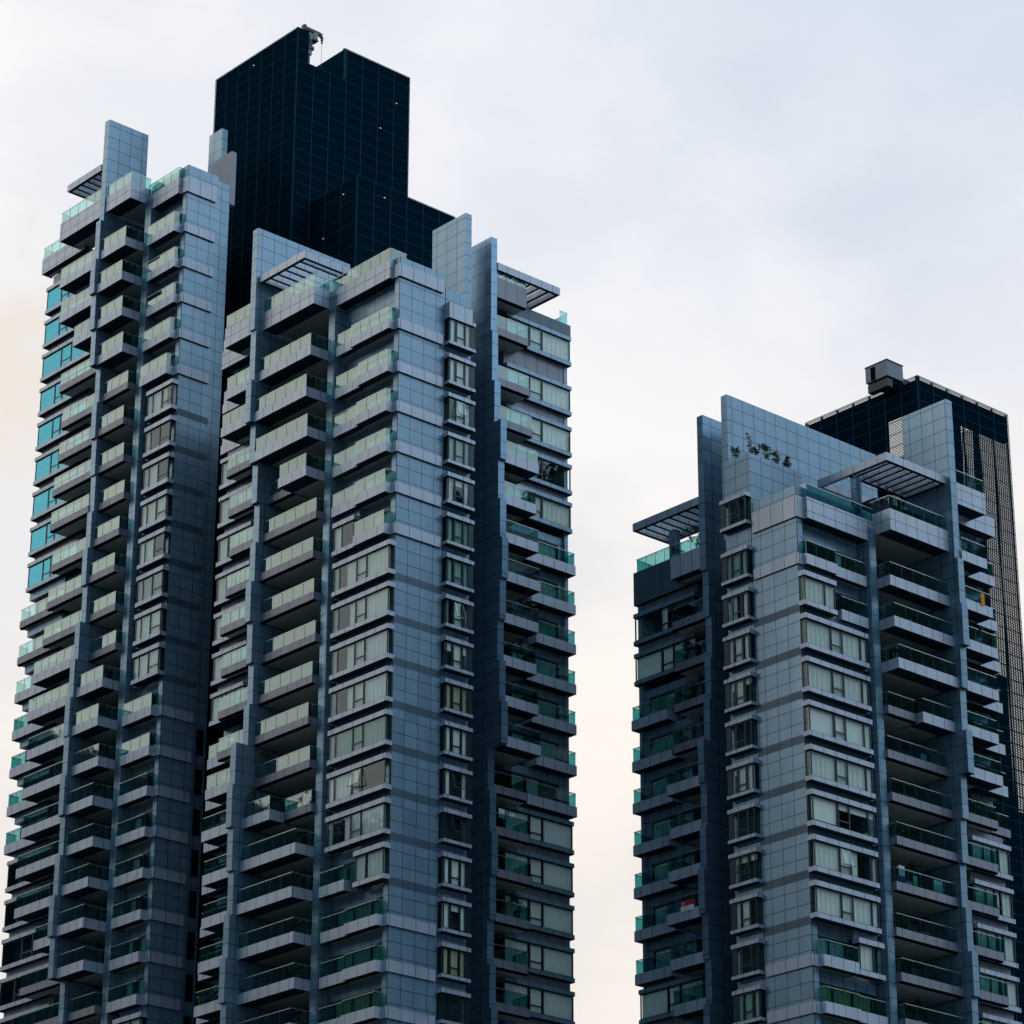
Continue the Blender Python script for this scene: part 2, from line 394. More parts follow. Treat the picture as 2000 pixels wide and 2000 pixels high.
def segs_fin(cx, side, u0, u1, segs, back, mat='fin', name='fin_wall'):
    """wall standing out from the facade whose front steps at each storey; segs=[(z0,z1,front)]"""
    p = cx.P()
    for z0, z1, f in segs: p.sd(side, u0, u1, f, back, z0, z1, mat)
    return cx.B(p, name)

def wing(root, loc, mir, c):
    cx = Ctx(root, loc, mir); lev = c['lev']; jl = c['last']; tag_ = c['tag']
    def z(j): return lev[j] if j in lev else -3.2 * j
    G = c['ground']; rows = range(c['first'], jl + 1)
    zr = z(c['top'])                                       # roof parapet band bottom
    rt = c['roof']
    # ---- inner mass
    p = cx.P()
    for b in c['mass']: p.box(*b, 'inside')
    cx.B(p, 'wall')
    # ---- front cladding
    cxw = c['cladw']; p = cx.P()
    p.box(0, cxw, 0, .55, G, rt, 'clad')
    if c['bayf']:
        a, b = c['bayf']; p.box(cxw + .10, b, .03, .55, G, c['bayroof'], 'clad'); p.box(cxw, cxw + .10, .12, .55, G, c['bayroof'], 'frame')
        p.box(b - .4, b - .002, .55, 3.2, G, c['bayroof'] - .02, 'clad')
    if c.get('strip'):
        a, b = c['strip']; p.box(cxw + .06, b, .12, .6, G, rt - .3, 'clad')
    cx.B(p, 'clad_wall')
    for j in list(rows) + [c['top']]:
        if j in c['light']:
            h = c['toph'] if j == c['top'] else .80
            p = cx.P(); p.box(-.14, c['bandw'], -.15, -.001, z(j), z(j) + h, 'band', 'under')
            p.box(-.14, -.001, 0, .62, z(j), z(j) + h, 'band', 'under'); cx.B(p, 'band_course')
        elif j in c['dark']:
            p = cx.P(); p.box(-.004, cxw - .02, -.006, .2, z(j) - .36, z(j) + .24, 'dband'); p.box(-.010, -.004, -.006, .55, z(j) - .36, z(j) + .24, 'dband'); cx.B(p, 'band_course')
    # ---- bay windows beside the front cladding
    if c['bayf']:
        a, b = c['bayf']; sty = c['bayf_sty']
        for k, j in enumerate(range(c['bayf_first'], jl + 1)):
            zz = z(j) + c['bayf_dz'](j)
            baywin(cx, 'F', a + .10, b - .42, -.48, .03, zz, [.30, .74], sty[k % len(sty)], transom=[1], openp=(1 if j in c['bayf_open'] else None), top=(.3 if j > c['bayf_first'] else c['bayf_top']), name='bay_window', sh=.24, gh=1.9)
            p = cx.P(); p.box(b - .42, b - .03, -.48, -.40, zz + .25, zz + 2.13, 'frame'); p.box(a + .12, b - .44, .005, .027, zz + .25, zz + 2.13, 'inside')  # dark sheet behind the glass stands in for the room's shade
            p.box(b - .42, b - .03, -.60, .03, zz, zz + .24, 'band', 'under'); p.box(b - .42, b - .03, -.60, .03, zz + 2.14, zz + 2.42, 'band', 'under'); cx.B(p, 'bay_jamb')
    # ---- narrow service windows
    for (x0, x1, zz0, zz1) in c.get('slots', []):
        p = cx.P(); p.box(x0, x1, .05, .13, zz0, zz1, 'void'); p.box(x0 - .05, x0, .03, .14, zz0 - .05, zz1 + .05, 'frame'); p.box(x0, x1, .03, .14, zz1, zz1 + .06, 'frame'); cx.B(p, 'slot_window')
    # ---- side S next to the corner
    us = c['us']
    for j in rows:
        zt = z(j - 1) if (j - 1) in lev or j - 1 >= 0 else zr
        if j == c['first']: zt = z(c['top'])
        kind = c['sb'].get(j, c['sb_default'])
        items = kind if isinstance(kind, list) else [kind]
        for it in items:
            k = it[0]
            if k == 'bal':
                _, u0, u1, xf, stp = it[:5]
                zz = z(j)
                p = cx.P()                                 # wall over and beside the door
                p.sd('S', max(.55, u0 - .1), u1 + .3, .55, .75, zz + 2.42, zt + .02, 'clad')
                if u0 > 1: p.sd('S', u0 - .8, u0 - .1, .55, .74, zz + .02, zz + 2.42, 'clad')
                cx.B(p, 'spandrel')
                pa, pb = max(.6, u0 + .1), u1 - (.1 if u1 > us - .5 else .0)
                n = max(2, int((pb - pa) / 1.5)); window(cx, 'S', pa, pb, .58, zz + .30, zz + 2.40, [i / n for i in range(1, n)], it[5] if len(it) > 5 else 'm', name='window', gl='glass')
                if stp:
                    balcony(cx, 'S', u0, stp, xf, .56, zz, 'L', name='corner_balcony', ends=(1, 0)); balcony(cx, 'S', stp + .01, u1 + .28, xf + .22, .56, zz, 'L', name='corner_balcony', ends=(0, 0))
                else: balcony(cx, 'S', u0, u1 + (.28 if u1 > us - .5 else 0), xf, .56, zz, 'L', name='corner_balcony', ends=(1, u1 < us - .5))
            else:
                _, u0, u1, mul, st, op = it
                p = cx.P(); p.sd('S', max(u0, .56), u1, -.02, .75, z(j) + 2.58, zt, 'clad' if j not in c['dark'] else 'dband'); p.sd('S', u1, u1 + .55, -.012, .74, z(j) + .05, zt - .3, 'clad'); cx.B(p, 'spandrel')  # darker panels put the shade of the gap between bays into colour
                baywin(cx, 'S', u0, u1, -.52, -.02, z(j), mul, st, transom=[0 if u1 < 4 else 1] if len(mul) > 1 else None, openp=op)
        p = cx.P(); p.box(.76, 2.59, .56, c['pil'][0] - .01, z(j) + .02, z(j) + .29, 'soffit'); cx.B(p, 'floor_slab')
    # corner pillar between the small and the big balconies
    p = cx.P(); p.box(-.55, 2.6, c['pil'][0], c['pil'][1], G, zr + 1.0, 'clad'); cx.B(p, 'pillar')
    # ---- big balconies
    b0, b1 = c['big']
    for j in rows:
        spec = c['bal'].get(j)
        if not spec: continue
        for (u0, u1, xf, st) in spec:
            bb = balcony(cx, 'S', u0, u1, xf, 2.6, z(j), st, ends=(1, 1 if u1 < b1 - .1 else 0), ret0=(.5 if u0 < b0 + .1 else .6), h=(c.get('tophalf') if j == c['first'] - 1 else None))
        n = 3 if b1 - b0 < 5 else 5
        window(cx, 'S', b0 + .1, b1 - .1, 2.45, z(j) + .38, z(j) + 2.75, [i / n for i in range(1, n)], rs.choice(['m', 'm', 'w', 'n', 'g']), name='balcony_door')
    # terrace balcony over the top storey
    xf = c['topbal']; zt = zr + c['topz']
    o = balcony(cx, 'S', b0, b1, xf, 2.6, zt, 'L', name='roof_terrace', h=c['ph'], ret0=-.05, ends=(1, 0), fm='band' + c['tag'])
    balcony(cx, 'S', .64, b0 - .02, -.45, 1.2, zr, 'L', name='roof_terrace', h=c['ph'] - .02, ends=(1, 0), fm='band' + c['tag'])
    p = cx.P(); p.box(0, .55, .56, b0, zr + .4, rt, 'clad'); cx.B(p, 'parapet')
    # ---- pier with stepping front
    segs = []; pj = c['pier']
    top = c['piertop']
    for j, f in pj.items():
        z1 = top if j == c['top'] else (z(j - 1) if j > c['top'] else top)
        segs.append((z(j), z1, f))
    lastj = max(pj); segs.append((G, z(lastj), pj[lastj]))
    P0, P1 = c['pierw']
    segs_fin(cx, 'S', P0, P1, segs[:1], c['pierback'], 'clad'); segs_fin(cx, 'S', P0, P1, segs[1:], 2.6, 'clad')
    # ---- left column past the pier
    E = c['end']; xw = c['xwin']
    tu, tx, tz_ = c['topl']
    balcony(cx, 'S', P1, tu, tx, .9, zr + tz_, 'L', name='roof_terrace', h=1.7, ends=(0, 1), fm='band' + c['tag'])
    balcony(cx, 'S', tu - 1.0, E + .9, c['xout'], .9, zr + tz_ - .4, 'L', name='roof_terrace', h=1.5, rail=c['tag'] != 'T', ends=(0, 1), fm='band' + c['tag'])
    p = cx.P(); p.box(.9, 1.2, P1, E, G, zr + .8, 'inside'); p.box(.9, 3, E - .35, E, G, zr + .8, 'clad'); cx.B(p, 'side_wall')
    for j, sp in c['lcol'].items():
        zt = z(j - 1) if (j >= 1 or (j - 1) in lev) else z(j) + 3.6
        u1, xf, st = sp
        p = cx.P(); p.sd('S', P1, u1 + .3, .76, .89, z(j) + 2.5, zt, 'clad'); cx.B(p, 'lintel')
        balcony(cx, 'S', P1, u1, xf, .9, z(j) - 0, st, ends=(0, 1))
        window(cx, 'S', P1 + .1, min(u1 + .4, E - 1.6), .82, z(j) + .38, z(j) + 2.5, [.5], rs.choice(['m', 'n', 'g', 'w']), name='balcony_door')
        ot = c['outer'](j)
        if ot == 'bal':
            balcony(cx, 'S', u1 - 1.2, E + .55, c['xout'], .9, z(j), 'L' if c['tag'] == 'B' or st == 'L' else 'D', name='end_balcony', ends=(0, 1))
            window(cx, 'S', u1 + .2, E - .4, .80, z(j) + .4, z(j) + 2.4, [.6], rs.choice(['w', 'm', 'n']), name='window', gl=c['lgl'](j))
            p = cx.P(); p.sd('S', u1 - .6, E, .3, .9, z(j) + 2.5, zt, 'clad'); cx.B(p, 'spandrel')
        elif ot == 'win':
            ua = max(u1 - 2.6, P1 + 1.2)
            fr = window(cx, 'S', ua, E, xw, z(j) + .34, z(j) + 2.2, [.3, .55, .71], c['lsty'], name='window', gl=c['lgl'](j), transom=[2])
            p = cx.P(); p.sd('S', ua, E + .08, xw - .10, .9, z(j), z(j) + .34, 'band', 'under'); cx.B(p, 'sill', fr)
            p = cx.P(); p.sd('S', ua, E + .08, xw - .10, .9, z(j) + 2.2, z(j) + 2.52, 'band', 'under'); cx.B(p, 'head_ledge', fr)
            p = cx.P(); p.sd('S', ua + .1, E - .25, xw + .35, .95, z(j) + 2.52, zt, 'grey'); p.sd('F', xw + .1, .9, E - .08, E - .04, z(j) + .34, z(j) + 2.2, 'frame'); cx.B(p, 'spandrel')
    # ---- far zone beyond the front bays, behind the stepping fin
    if c['fz']:
        f = c['fz']; fx = f['fin']
        segs = []
        for j, y in f['steps'].items():
            z1 = f['fintop'] if j == c['top'] else z(j - 1) - .6
            segs.append((z(j) - .6, z1, y))
        lj = max(f['steps']); segs.append((G, z(lj) - .6, f['steps'][lj]))
        p = cx.P()
        for z0, z1, y in segs: p.sd('F', fx, fx + .6, y, 7.05, z0, z1, 'fin')
        cx.B(p, 'fin_wall')
        yw = f['yw']; xe = f['end']
        p = cx.P(); p.box(fx + .61, xe - .1, yw + 1.6, yw + 1.9, G, f['roof'] - .2, 'inside'); p.box(xe - .45, xe - .1, yw + .3, yw + 9, G, f['roof'] - .3, 'clad'); p.box(b_end(c), fx - .02, 7.1, 7.4, G, zr + .6, 'clad')
        cx.B(p, 'side_wall')
        p = cx.P(); zp = f['parz']; p.box(fx + .61, xe, yw - .02, yw + .4, zp, f['roof'], 'dband', 'under'); p.box(xe - .4, xe - .001, yw + .4, yw + 9, zp, f['roof'] - .01, 'clad'); o = cx.B(p, 'parapet')
        railing(cx, o, [(xe - f['rl'], yw + .2), (xe - .15, yw + .2), (xe - .15, yw + 2.6)], f['roof'], f['roof'] + 1.1)
        y = f['steps'][c['top']] + .15; balcony(cx, 'F', fx + .61, 13.9, y, yw - .03, f['parz'] + .1, 'L' if c['tag'] == 'T' else 'D', name='roof_terrace', h=1.7, rail=True, ends=(0, 1), gh=.9)
        for j in range(f['first'], jl + 1):
            zz = z(j); zt = z(j - 1) if j > f['first'] else zp
            st = 'L' if j in f['lightj'] else 'D'
            y = f['steps'].get(j, f['steps'][lj]) + .15
            balcony(cx, 'F', fx + .61, f['balend'], y, yw + 1.6, zz - .72, st, ends=(0, 1))
            window(cx, 'F', fx + .7, f['balend'] - .2, yw + 1.5, zz - .3, zz + 2.0, [.5], rs.choice(['m', 'n', 'g', 'n']), name='balcony_door')
            ot = f['outer'](j)
            if ot == 'bal':
                balcony(cx, 'F', f['balend'] + .6 + .5 * ((j * 7) % 3), xe + .05, yw - .38, yw + 1.2, zz - .4, 'L', name='end_balcony', ends=(1, 1))
                window(cx, 'F', fx + 4.0, xe - .9, yw + .62, zz + .1, zz + 2.1, [.3], rs.choice(['w', 'm', 'g']), name='window')
                p = cx.P(); p.sd('F', fx + 3.2, xe - .1, yw + .55, yw + 1.58, zz + 2.1, zt - .42, 'clad'); p.sd('F', xe - .9, xe - .1, yw + .56, yw + 1.58, zz + .35, zz + 2.1, 'clad'); cx.B(p, 'spandrel')
            elif ot == 'win':
                ua = fx + 2.9
                fr = window(cx, 'F', ua, xe, yw + .06, zz + .34, zz + 2.2, [.36, .56], f['sty'](j), name='window', transom=[1])
                p = cx.P(); p.sd('F', ua, xe + .06, yw - .04, yw + 1.5, zz, zz + .34, 'clad', 'under'); cx.B(p, 'sill', fr)
                p = cx.P(); p.sd('F', ua, xe + .06, yw - .04, yw + 1.5, zz + 2.2, zz + 2.52, 'clad', 'under'); cx.B(p, 'head_ledge', fr)
                p = cx.P(); p.sd('F', ua, xe - .15, yw + .35, yw + 1.55, zz + 2.52, zt, 'grey'); cx.B(p, 'spandrel')
    # ---- pergolas
    for (side, u0, u1, d0, d1, zt, nn) in c['perg']:
        p = cx.P(); hh = .62
        p.sd(side, u0, u1, d0, d0 + .3, zt - hh, zt, 'band', 'under'); p.sd(side, u0, u1, d1 - .3, d1, zt - hh, zt, 'band', 'under')
        p.sd(side, u0, u0 + .3, d0 + .3, d1 - .3, zt - hh, zt - .002, 'band', 'under'); p.sd(side, u1 - .3, u1, d0 + .3, d1 - .3, zt - hh, zt - .002, 'band', 'under')
        for i in range(1, nn):
            u = u0 + (u1 - u0) * i / nn; p.sd(side, u - .125, u + .125, d0 + .3, d1 - .3, zt - hh + .1, zt - .03, 'band', 'under')
        cx.B(p, 'pergola')
    for (x0, x1, y0, y1, z0, z1, m, nm) in c['blocks']:
        p = cx.P(); p.box(x0, x1, y0, y1, z0, z1, m); cx.B(p, nm)
    return cx, z
def b_end(c): return c['bayf'][1] + .01

def louvre_tower(cx, x0, x1, y0, y1, z0, z1, name, notch=None, solid=None, pitch=.1333, sides='SF', sh=.038, sdp=.09):
    """screen of horizontal slats on posts; canonical coordinates"""
    zs = []; z_ = z1 - .1
    while z_ > z0: zs.append(z_); z_ -= pitch
    p = cx.P(); r = cx.P()
    def run(side, u0, u1, d, dd, zc):
        if notch and side == 'F' and dd > 0 and zc > notch[2]:
            for a, b in ((u0, notch[0]), (notch[1], u1)): p.sd(side, a, b, d, d + dd * sdp, zc - sh, zc + sh, 'louvre')
        else: p.sd(side, u0, u1, d, d + dd * sdp, zc - sh, zc + sh, 'louvre')
    for zc in zs:
        run('S', y0, y1, x0, 1, zc); run('F', x0, x1, y0, 1, zc)
        if 'E' in sides: run('S', y0, y1, x1, -1, zc)
        if 'B' in sides: run('F', x0, x1, y1, -1, zc)
    o = cx.B(p, name)
    k = 0; z_ = z1 - .03
    while z_ > z0:
        nt_ = notch and z_ > notch[2]
        r.sd('S', y0, y1, x0 - .03, x0 - .001, z_ - .016, z_ + .016, 'louvrail')
        for a, b in (((x0, notch[0]), (notch[1], x1)) if nt_ else ((x0, x1),)): r.sd('F', a, b, y0 - .03, y0 - .001, z_ - .016, z_ + .016, 'louvrail')
        z_ -= 1.067
    for side, u0, u1, d in (('S', y0, y1, x0), ('F', x0, x1, y0)):
        n = max(1, round((u1 - u0) / 1.78))
        for i in range(n + 1):
            u = u0 + (u1 - u0) * i / n; zt = z1 - .06
            if notch and side == 'F' and notch[0] + .1 < u < notch[1] - .1: zt = notch[2]
            r.sd(side, u - .03, u + .03, d - .05, d - .031, z0, zt, 'louvrail'); r.sd(side, u - .06, u + .06, d + .10, d + .2, z0, zt, 'louvre')
    cx.B(r, 'louvre_frame', o)
    b = cx.P()
    for q in solid: b.box(*q, 'void')
    cx.B(b, 'core_wall', o)
    return o

# ------------------------------------------------------------------ left building: two wings and a louvred core
def pairs(d): return {j: [q] if isinstance(q, tuple) else q for j, q in d.items()}
BAYM = [.40, .585, .89]
ZB, ZA, ZT = 99.05 + CAM_Z, 117.5 + CAM_Z, 82.7 + CAM_Z
rootB = tag(empty('apartment_tower', (130.07, 158.71, 0)), 'taller grey apartment tower with two balconied wings and a dark louvred core on top', 'apartment tower', 'apartment towers')
b0_, b1_ = 7.68, 14.04
cfgB = dict(tag='B', lev={-1: 3.51, -2: 7.82}, first=-1, top=-2, last=16, roof=9.5, ground=-ZB,
    mass=[(2.6, 6.9, .56, 19.7, -ZB, 8.3), (6.91, 10.05, 7.6, 19.68, -ZB, 8.2), (10.06, 19.5, 4.7, 19.69, -ZB, 10.8)],
    toph=1.05, ph=1.5, cladw=4.4, bandw=4.15, light={-2, -1, 0, 1, 2, 3, 4, 13, 14, 15, 16}, dark=set(range(5, 13)),
    bayf=(4.4, 7.0), bayroof=8.45, bayf_first=-1, bayf_top=1.3, bayf_dz=lambda j: .08 if j == -1 else .32, bayf_open={1, 6, 10, 11},
    bayf_sty=['w', 'w', 'm', 'g', 'b', 'g', 'g', 'm', 'b', 'y', 'w', 'm', 'n', 'w', 'b', 'y', 'n', 'm'],
    us=6.6, pil=(6.92, 7.66), sb_default=('bal', .35, 6.5, -.70, 3.93, 'g'),
    sb={-1: ('bal', .35, 6.5, -.68, 4.9, 'w'), 0: ('bal', .35, 6.5, -.72, 3.93, 'w'), 1: ('bal', .35, 6.5, -.78, 3.93, 'w'), 2: ('bal', .35, 6.5, -.74, 3.93, 'w'), 3: ('bal', .35, 6.5, -.74, 3.93, 'w'),
        4: [('bal', .4, 3.9, -.74, None, 'w'), ('bay', 4.08, 6.4, [.6], 'm', None)],
        **{j: ('bay', 0.0, 6.3, BAYM, s_, o_) for j, s_, o_ in ((5, 'r', None), (6, 'r', None), (7, 'r', None), (8, 'r', None), (9, 'g', None), (10, 'm', 1), (11, 'r', None))},
        12: [('bay', 0.0, 3.1, [.62], 'w', None), ('bal', 4.0, 6.5, -.72, None, 'g')], 15: ('bal', .35, 6.5, -.75, 3.93, 'y')},
    big=(b0_, b1_), topbal=-2.05, topz=0.02, topl=(18.35, -2.4, 0.0),
    bal=pairs({-1: (b0_, b1_, -2.2, 'L'), 0: (b0_, b1_, -2.5, 'L'), 1: (b0_, b1_, -2.3, 'L'), 2: [(b0_, 11.0, -2.3, 'L'), (11.02, b1_, -.85, 'D')],
         3: (b0_, b1_, -1.22, 'D'), 4: (b0_, b1_, -1.42, 'D'), 5: (b0_, b1_, -1.22, 'D'), 6: (b0_, b1_, -.98, 'D'), 7: (b0_, b1_, -1.15, 'D'), 8: (b0_, b1_, -1.4, 'D'),
         9: (b0_, b1_, -1.15, 'D'), 10: [(b0_, 10.85, -.9, 'D'), (10.87, b1_, -2.15, 'L')], 11: (b0_, b1_, -2.2, 'L'), 12: (b0_, b1_, -2.4, 'L'), 13: (b0_, b1_, -2.15, 'L'), 14: (b0_, b1_, -1.95, 'L'), 15: (b0_, b1_, -2.15, 'L'), 16: (b0_, b1_, -2.1, 'L')}),
    pier={-2: -2.75, -1: -2.58, 0: -2.84, 1: -2.28, 2: -1.93, 3: -1.62, 4: -1.87, 5: -2.14, 6: -1.87, 7: -1.62, 8: -1.89, 9: -2.93, 10: -3.11, 11: -2.9, 12: -2.7, 13: -2.94, 14: -3.13, 15: -2.92},
    pierw=(14.05, 14.72), piertop=16.55, pierback=6.4,
    lcol={-1: (18.4, -2.05, 'L'), 0: (18.0, -2.65, 'L'), 1: (18.1, -1.9, 'D'), 2: (18.1, -1.6, 'D'), 3: (18.1, -1.35, 'D'), 4: (18.3, -1.4, 'D'), 5: (18.2, -1.8, 'D'), 6: (18.3, -1.5, 'D'), 7: (18.7, -1.3, 'D'), 8: (18.6, -1.3, 'D'),
          9: (18.5, -2.3, 'L'), 10: (18.6, -2.4, 'L'), 11: (18.7, -2.1, 'L'), 12: (18.7, -2.0, 'L'), 13: (18.9, -2.0, 'L'), 14: (19.0, -2.1, 'L'), 15: (18.9, -2.1, 'L'), 16: (18.9, -2.0, 'L')},
    end=20.05, xwin=-.95, xout=-.72, outer=lambda j: 'win' if 1 <= j <= 7 else 'bal', lgl=lambda j: 'glass', lsty='w',
    fz=dict(fin=10.1, fintop=15.3, steps={-2: 1.28, -1: 1.12, 0: .82, 1: .1, 2: .36, 3: .12, 4: -.11, 5: .13, 6: .37, 7: .14, 8: -.12, 9: 1.34, 10: 1.11, 11: .88, 12: 1.07, 13: 1.3, 14: 1.04, 15: .83},
            yw=2.73, end=19.7, balend=14.1, rl=1.0, roof=11.35, parz=10.2, first=-2, lightj=set(range(1, 9)), outer=lambda j: 'bal' if 3 <= j <= 9 else 'win',
            sty=lambda j: 'w' if j != 1 else 'n'),
    perg=[('S', 8.4, 13.95, -2.5, 2.6, 12.45, 6), ('F', 10.72, 17.2, 1.2, 5.2, 13.25, 7)],
    blocks=[(7.5, 8.1, 1.3, 5.25, 8.3, 16.45, 'clad', 'roof_fin'), (17.6, 19.6, 5.2, 9, 10.8, 12.2, 'metal', 'roof_plant_room')])
wing(rootB, (0, 0, ZB), False, cfgB)

KA = (128.913 - 130.07, 184.896 - 158.71)
a0_, a1_ = 5.1, 8.62
cfgA = dict(tag='A', lev={-1: 3.2, -2: 6.9}, first=-1, top=-2, last=21, roof=9.45, ground=-ZA,
    mass=[(2.6, 4.38, .62, 19.6, -ZA, 8.7), (4.39, 8.6, 10.2, 19.58, -ZA, 8.6)],
    toph=1.4, ph=1.45, cladw=3.1, bandw=2.85, light={-2, -1, 0, 1, 2, 3} | set(range(12, 20)), dark=set(range(4, 12)),
    bayf=None, strip=(3.16, 4.35), slots=[(3.45, 4.05, -3.2 * j + .9, -3.2 * j + 2.9) for j in range(13, 22)],
    us=3.95, pil=(4.25, 5.06), sb_default=('bal', .4, 3.9, -.72, None, 'm'),
    sb={-1: ('bal', .4, 3.9, -.85, None, 'n'), 0: ('bal', .4, 3.9, -.66, None, 'g'), 1: ('bal', .4, 3.9, -.55, None, 'g'), 2: ('bal', .4, 3.9, -.72, None, 'g'), 3: ('bal', .5, 3.9, -.85, None, 'g'),
        **{j: ('bay', 0.0, 3.35, [.42, .78], s_, None) for j, s_ in zip(range(4, 12), 'mnmwmgmw')}, 20: ('bay', 0.0, 3.35, [.42, .78], 'w', None), 21: ('bay', 0.0, 3.35, [.42, .78], 'w', None)},
    big=(a0_, a1_), topbal=-2.12, topz=.8, topl=(15.6, -2.0, .85),
    bal=pairs({j: (a0_, a1_, x, 'L' if (j <= 2 or 11 <= j <= 18) else 'D') for j, x in zip(range(-1, 22), (-2.34, -2.52, -2.3, -2.05, -1.34, -1.58, -1.36, -1.12, -1.39, -1.63, -1.35, -1.11, -2.12, -2.34, -2.1, -2.39, -2.17, -2.38, -2.61, -2.35, -1.14, -1.3, -1.3))}),
    pier=dict(zip(range(-2, 20), (-2.25, -2.52, -2.78, -2.54, -2.32, -1.66, -1.82, -1.63, -1.5, -1.66, -1.86, -1.66, -2.14, -2.39, -2.62, -2.52, -2.65, -2.41, -2.67, -2.94, -2.67, -1.51))),
    pierw=(8.65, 9.3), piertop=16.6, pierback=1.76,
    lcol={-1: (15.3, -1.9, 'L'), 0: (15.3, -1.7, 'L'), 1: (12.7, -1.9, 'L'), 2: (15.3, -1.25, 'D'), 3: (15.3, -.85, 'D'), 4: (15.0, -1.15, 'D'), 5: (15.0, -1.42, 'D'), 6: (14.8, -1.6, 'D'), 7: (15.4, -.85, 'D'), 8: (15.6, -.9, 'D'), 9: (15.7, -1.0, 'D'),
          10: (15.9, -1.6, 'L'), 11: (16.0, -1.8, 'L'), 12: (15.9, -1.65, 'L'), 13: (16.1, -1.76, 'L'), 14: (16.0, -1.6, 'L'), 15: (16.4, -1.6, 'L'), 16: (16.4, -1.5, 'L'), 17: (13.2, -1.6, 'L'), 18: (15.4, -1.2, 'D'), 19: (15.4, -1.3, 'D'), 20: (15.4, -1.3, 'D')},
    end=20.1, xwin=0.0, xout=-.15, outer=lambda j: 'bal' if 8 <= j <= 14 else 'win', lgl=lambda j: 'cyan' if j < 8 else 'glass', lsty='n',
    fz=None, perg=[('S', 9.75, 14.75, -2.1, 2.2, 12.8, 6)],
    blocks=[(5.0, 5.6, 2.5, 4.3, 7.5, 15.9, 'clad', 'roof_fin'), (4.45, 4.95, .2, 2.6, 7.5, 12.5, 'concrete', 'roof_fin')])
wing(rootB, (KA[0], KA[1], ZA), False, cfgA)

cxc = Ctx(rootB, (0, 0, ZB), False)
louvre_tower(cxc, 8.11, 20.53, 24.23, 35.9, -62.0, 44.05, 'louvred_core', notch=(9.3, 13.3, 40.95), sides='SF',
    solid=[(8.5, 20.2, 24.8, 35.6, -ZB, 40.9), (8.3, 9.1, 27.5, 35.7, 40.91, 43.6), (13.32, 20.3, 24.45, 35.65, 40.92, 43.7)])
louvre_tower(cxc, 9.95, 20.53, 17.9, 24.12, 8.0, 27.6, 'louvred_core', sides='SF', solid=[(10.25, 20.2, 18.3, 24.1, 8.0, 26.9)])
p = Part(); p.box(13.28, 13.31, 24.3, 35.7, 40.95, 44.0, 'louvre'); p.box(13.2, 20.5, 24.3, 24.45, 43.75, 44.04, 'louvrail'); p.box(13.2, 13.34, 24.2, 24.34, 40.95, 44.0, 'louvrail'); cxc.B(p, 'roof_screen')
# screen of louvres in the slot between the two wings
p = Part(); z_ = 3.0
while z_ > -62:
    p.box(3.4, 9.6, 22.6, 22.7, z_, z_ + .09, 'louvre'); z_ -= .42
p.box(3.3, 9.7, 22.9, 23.2, -ZB, 3.2, 'void'); cxc.B(p, 'slot_screen')

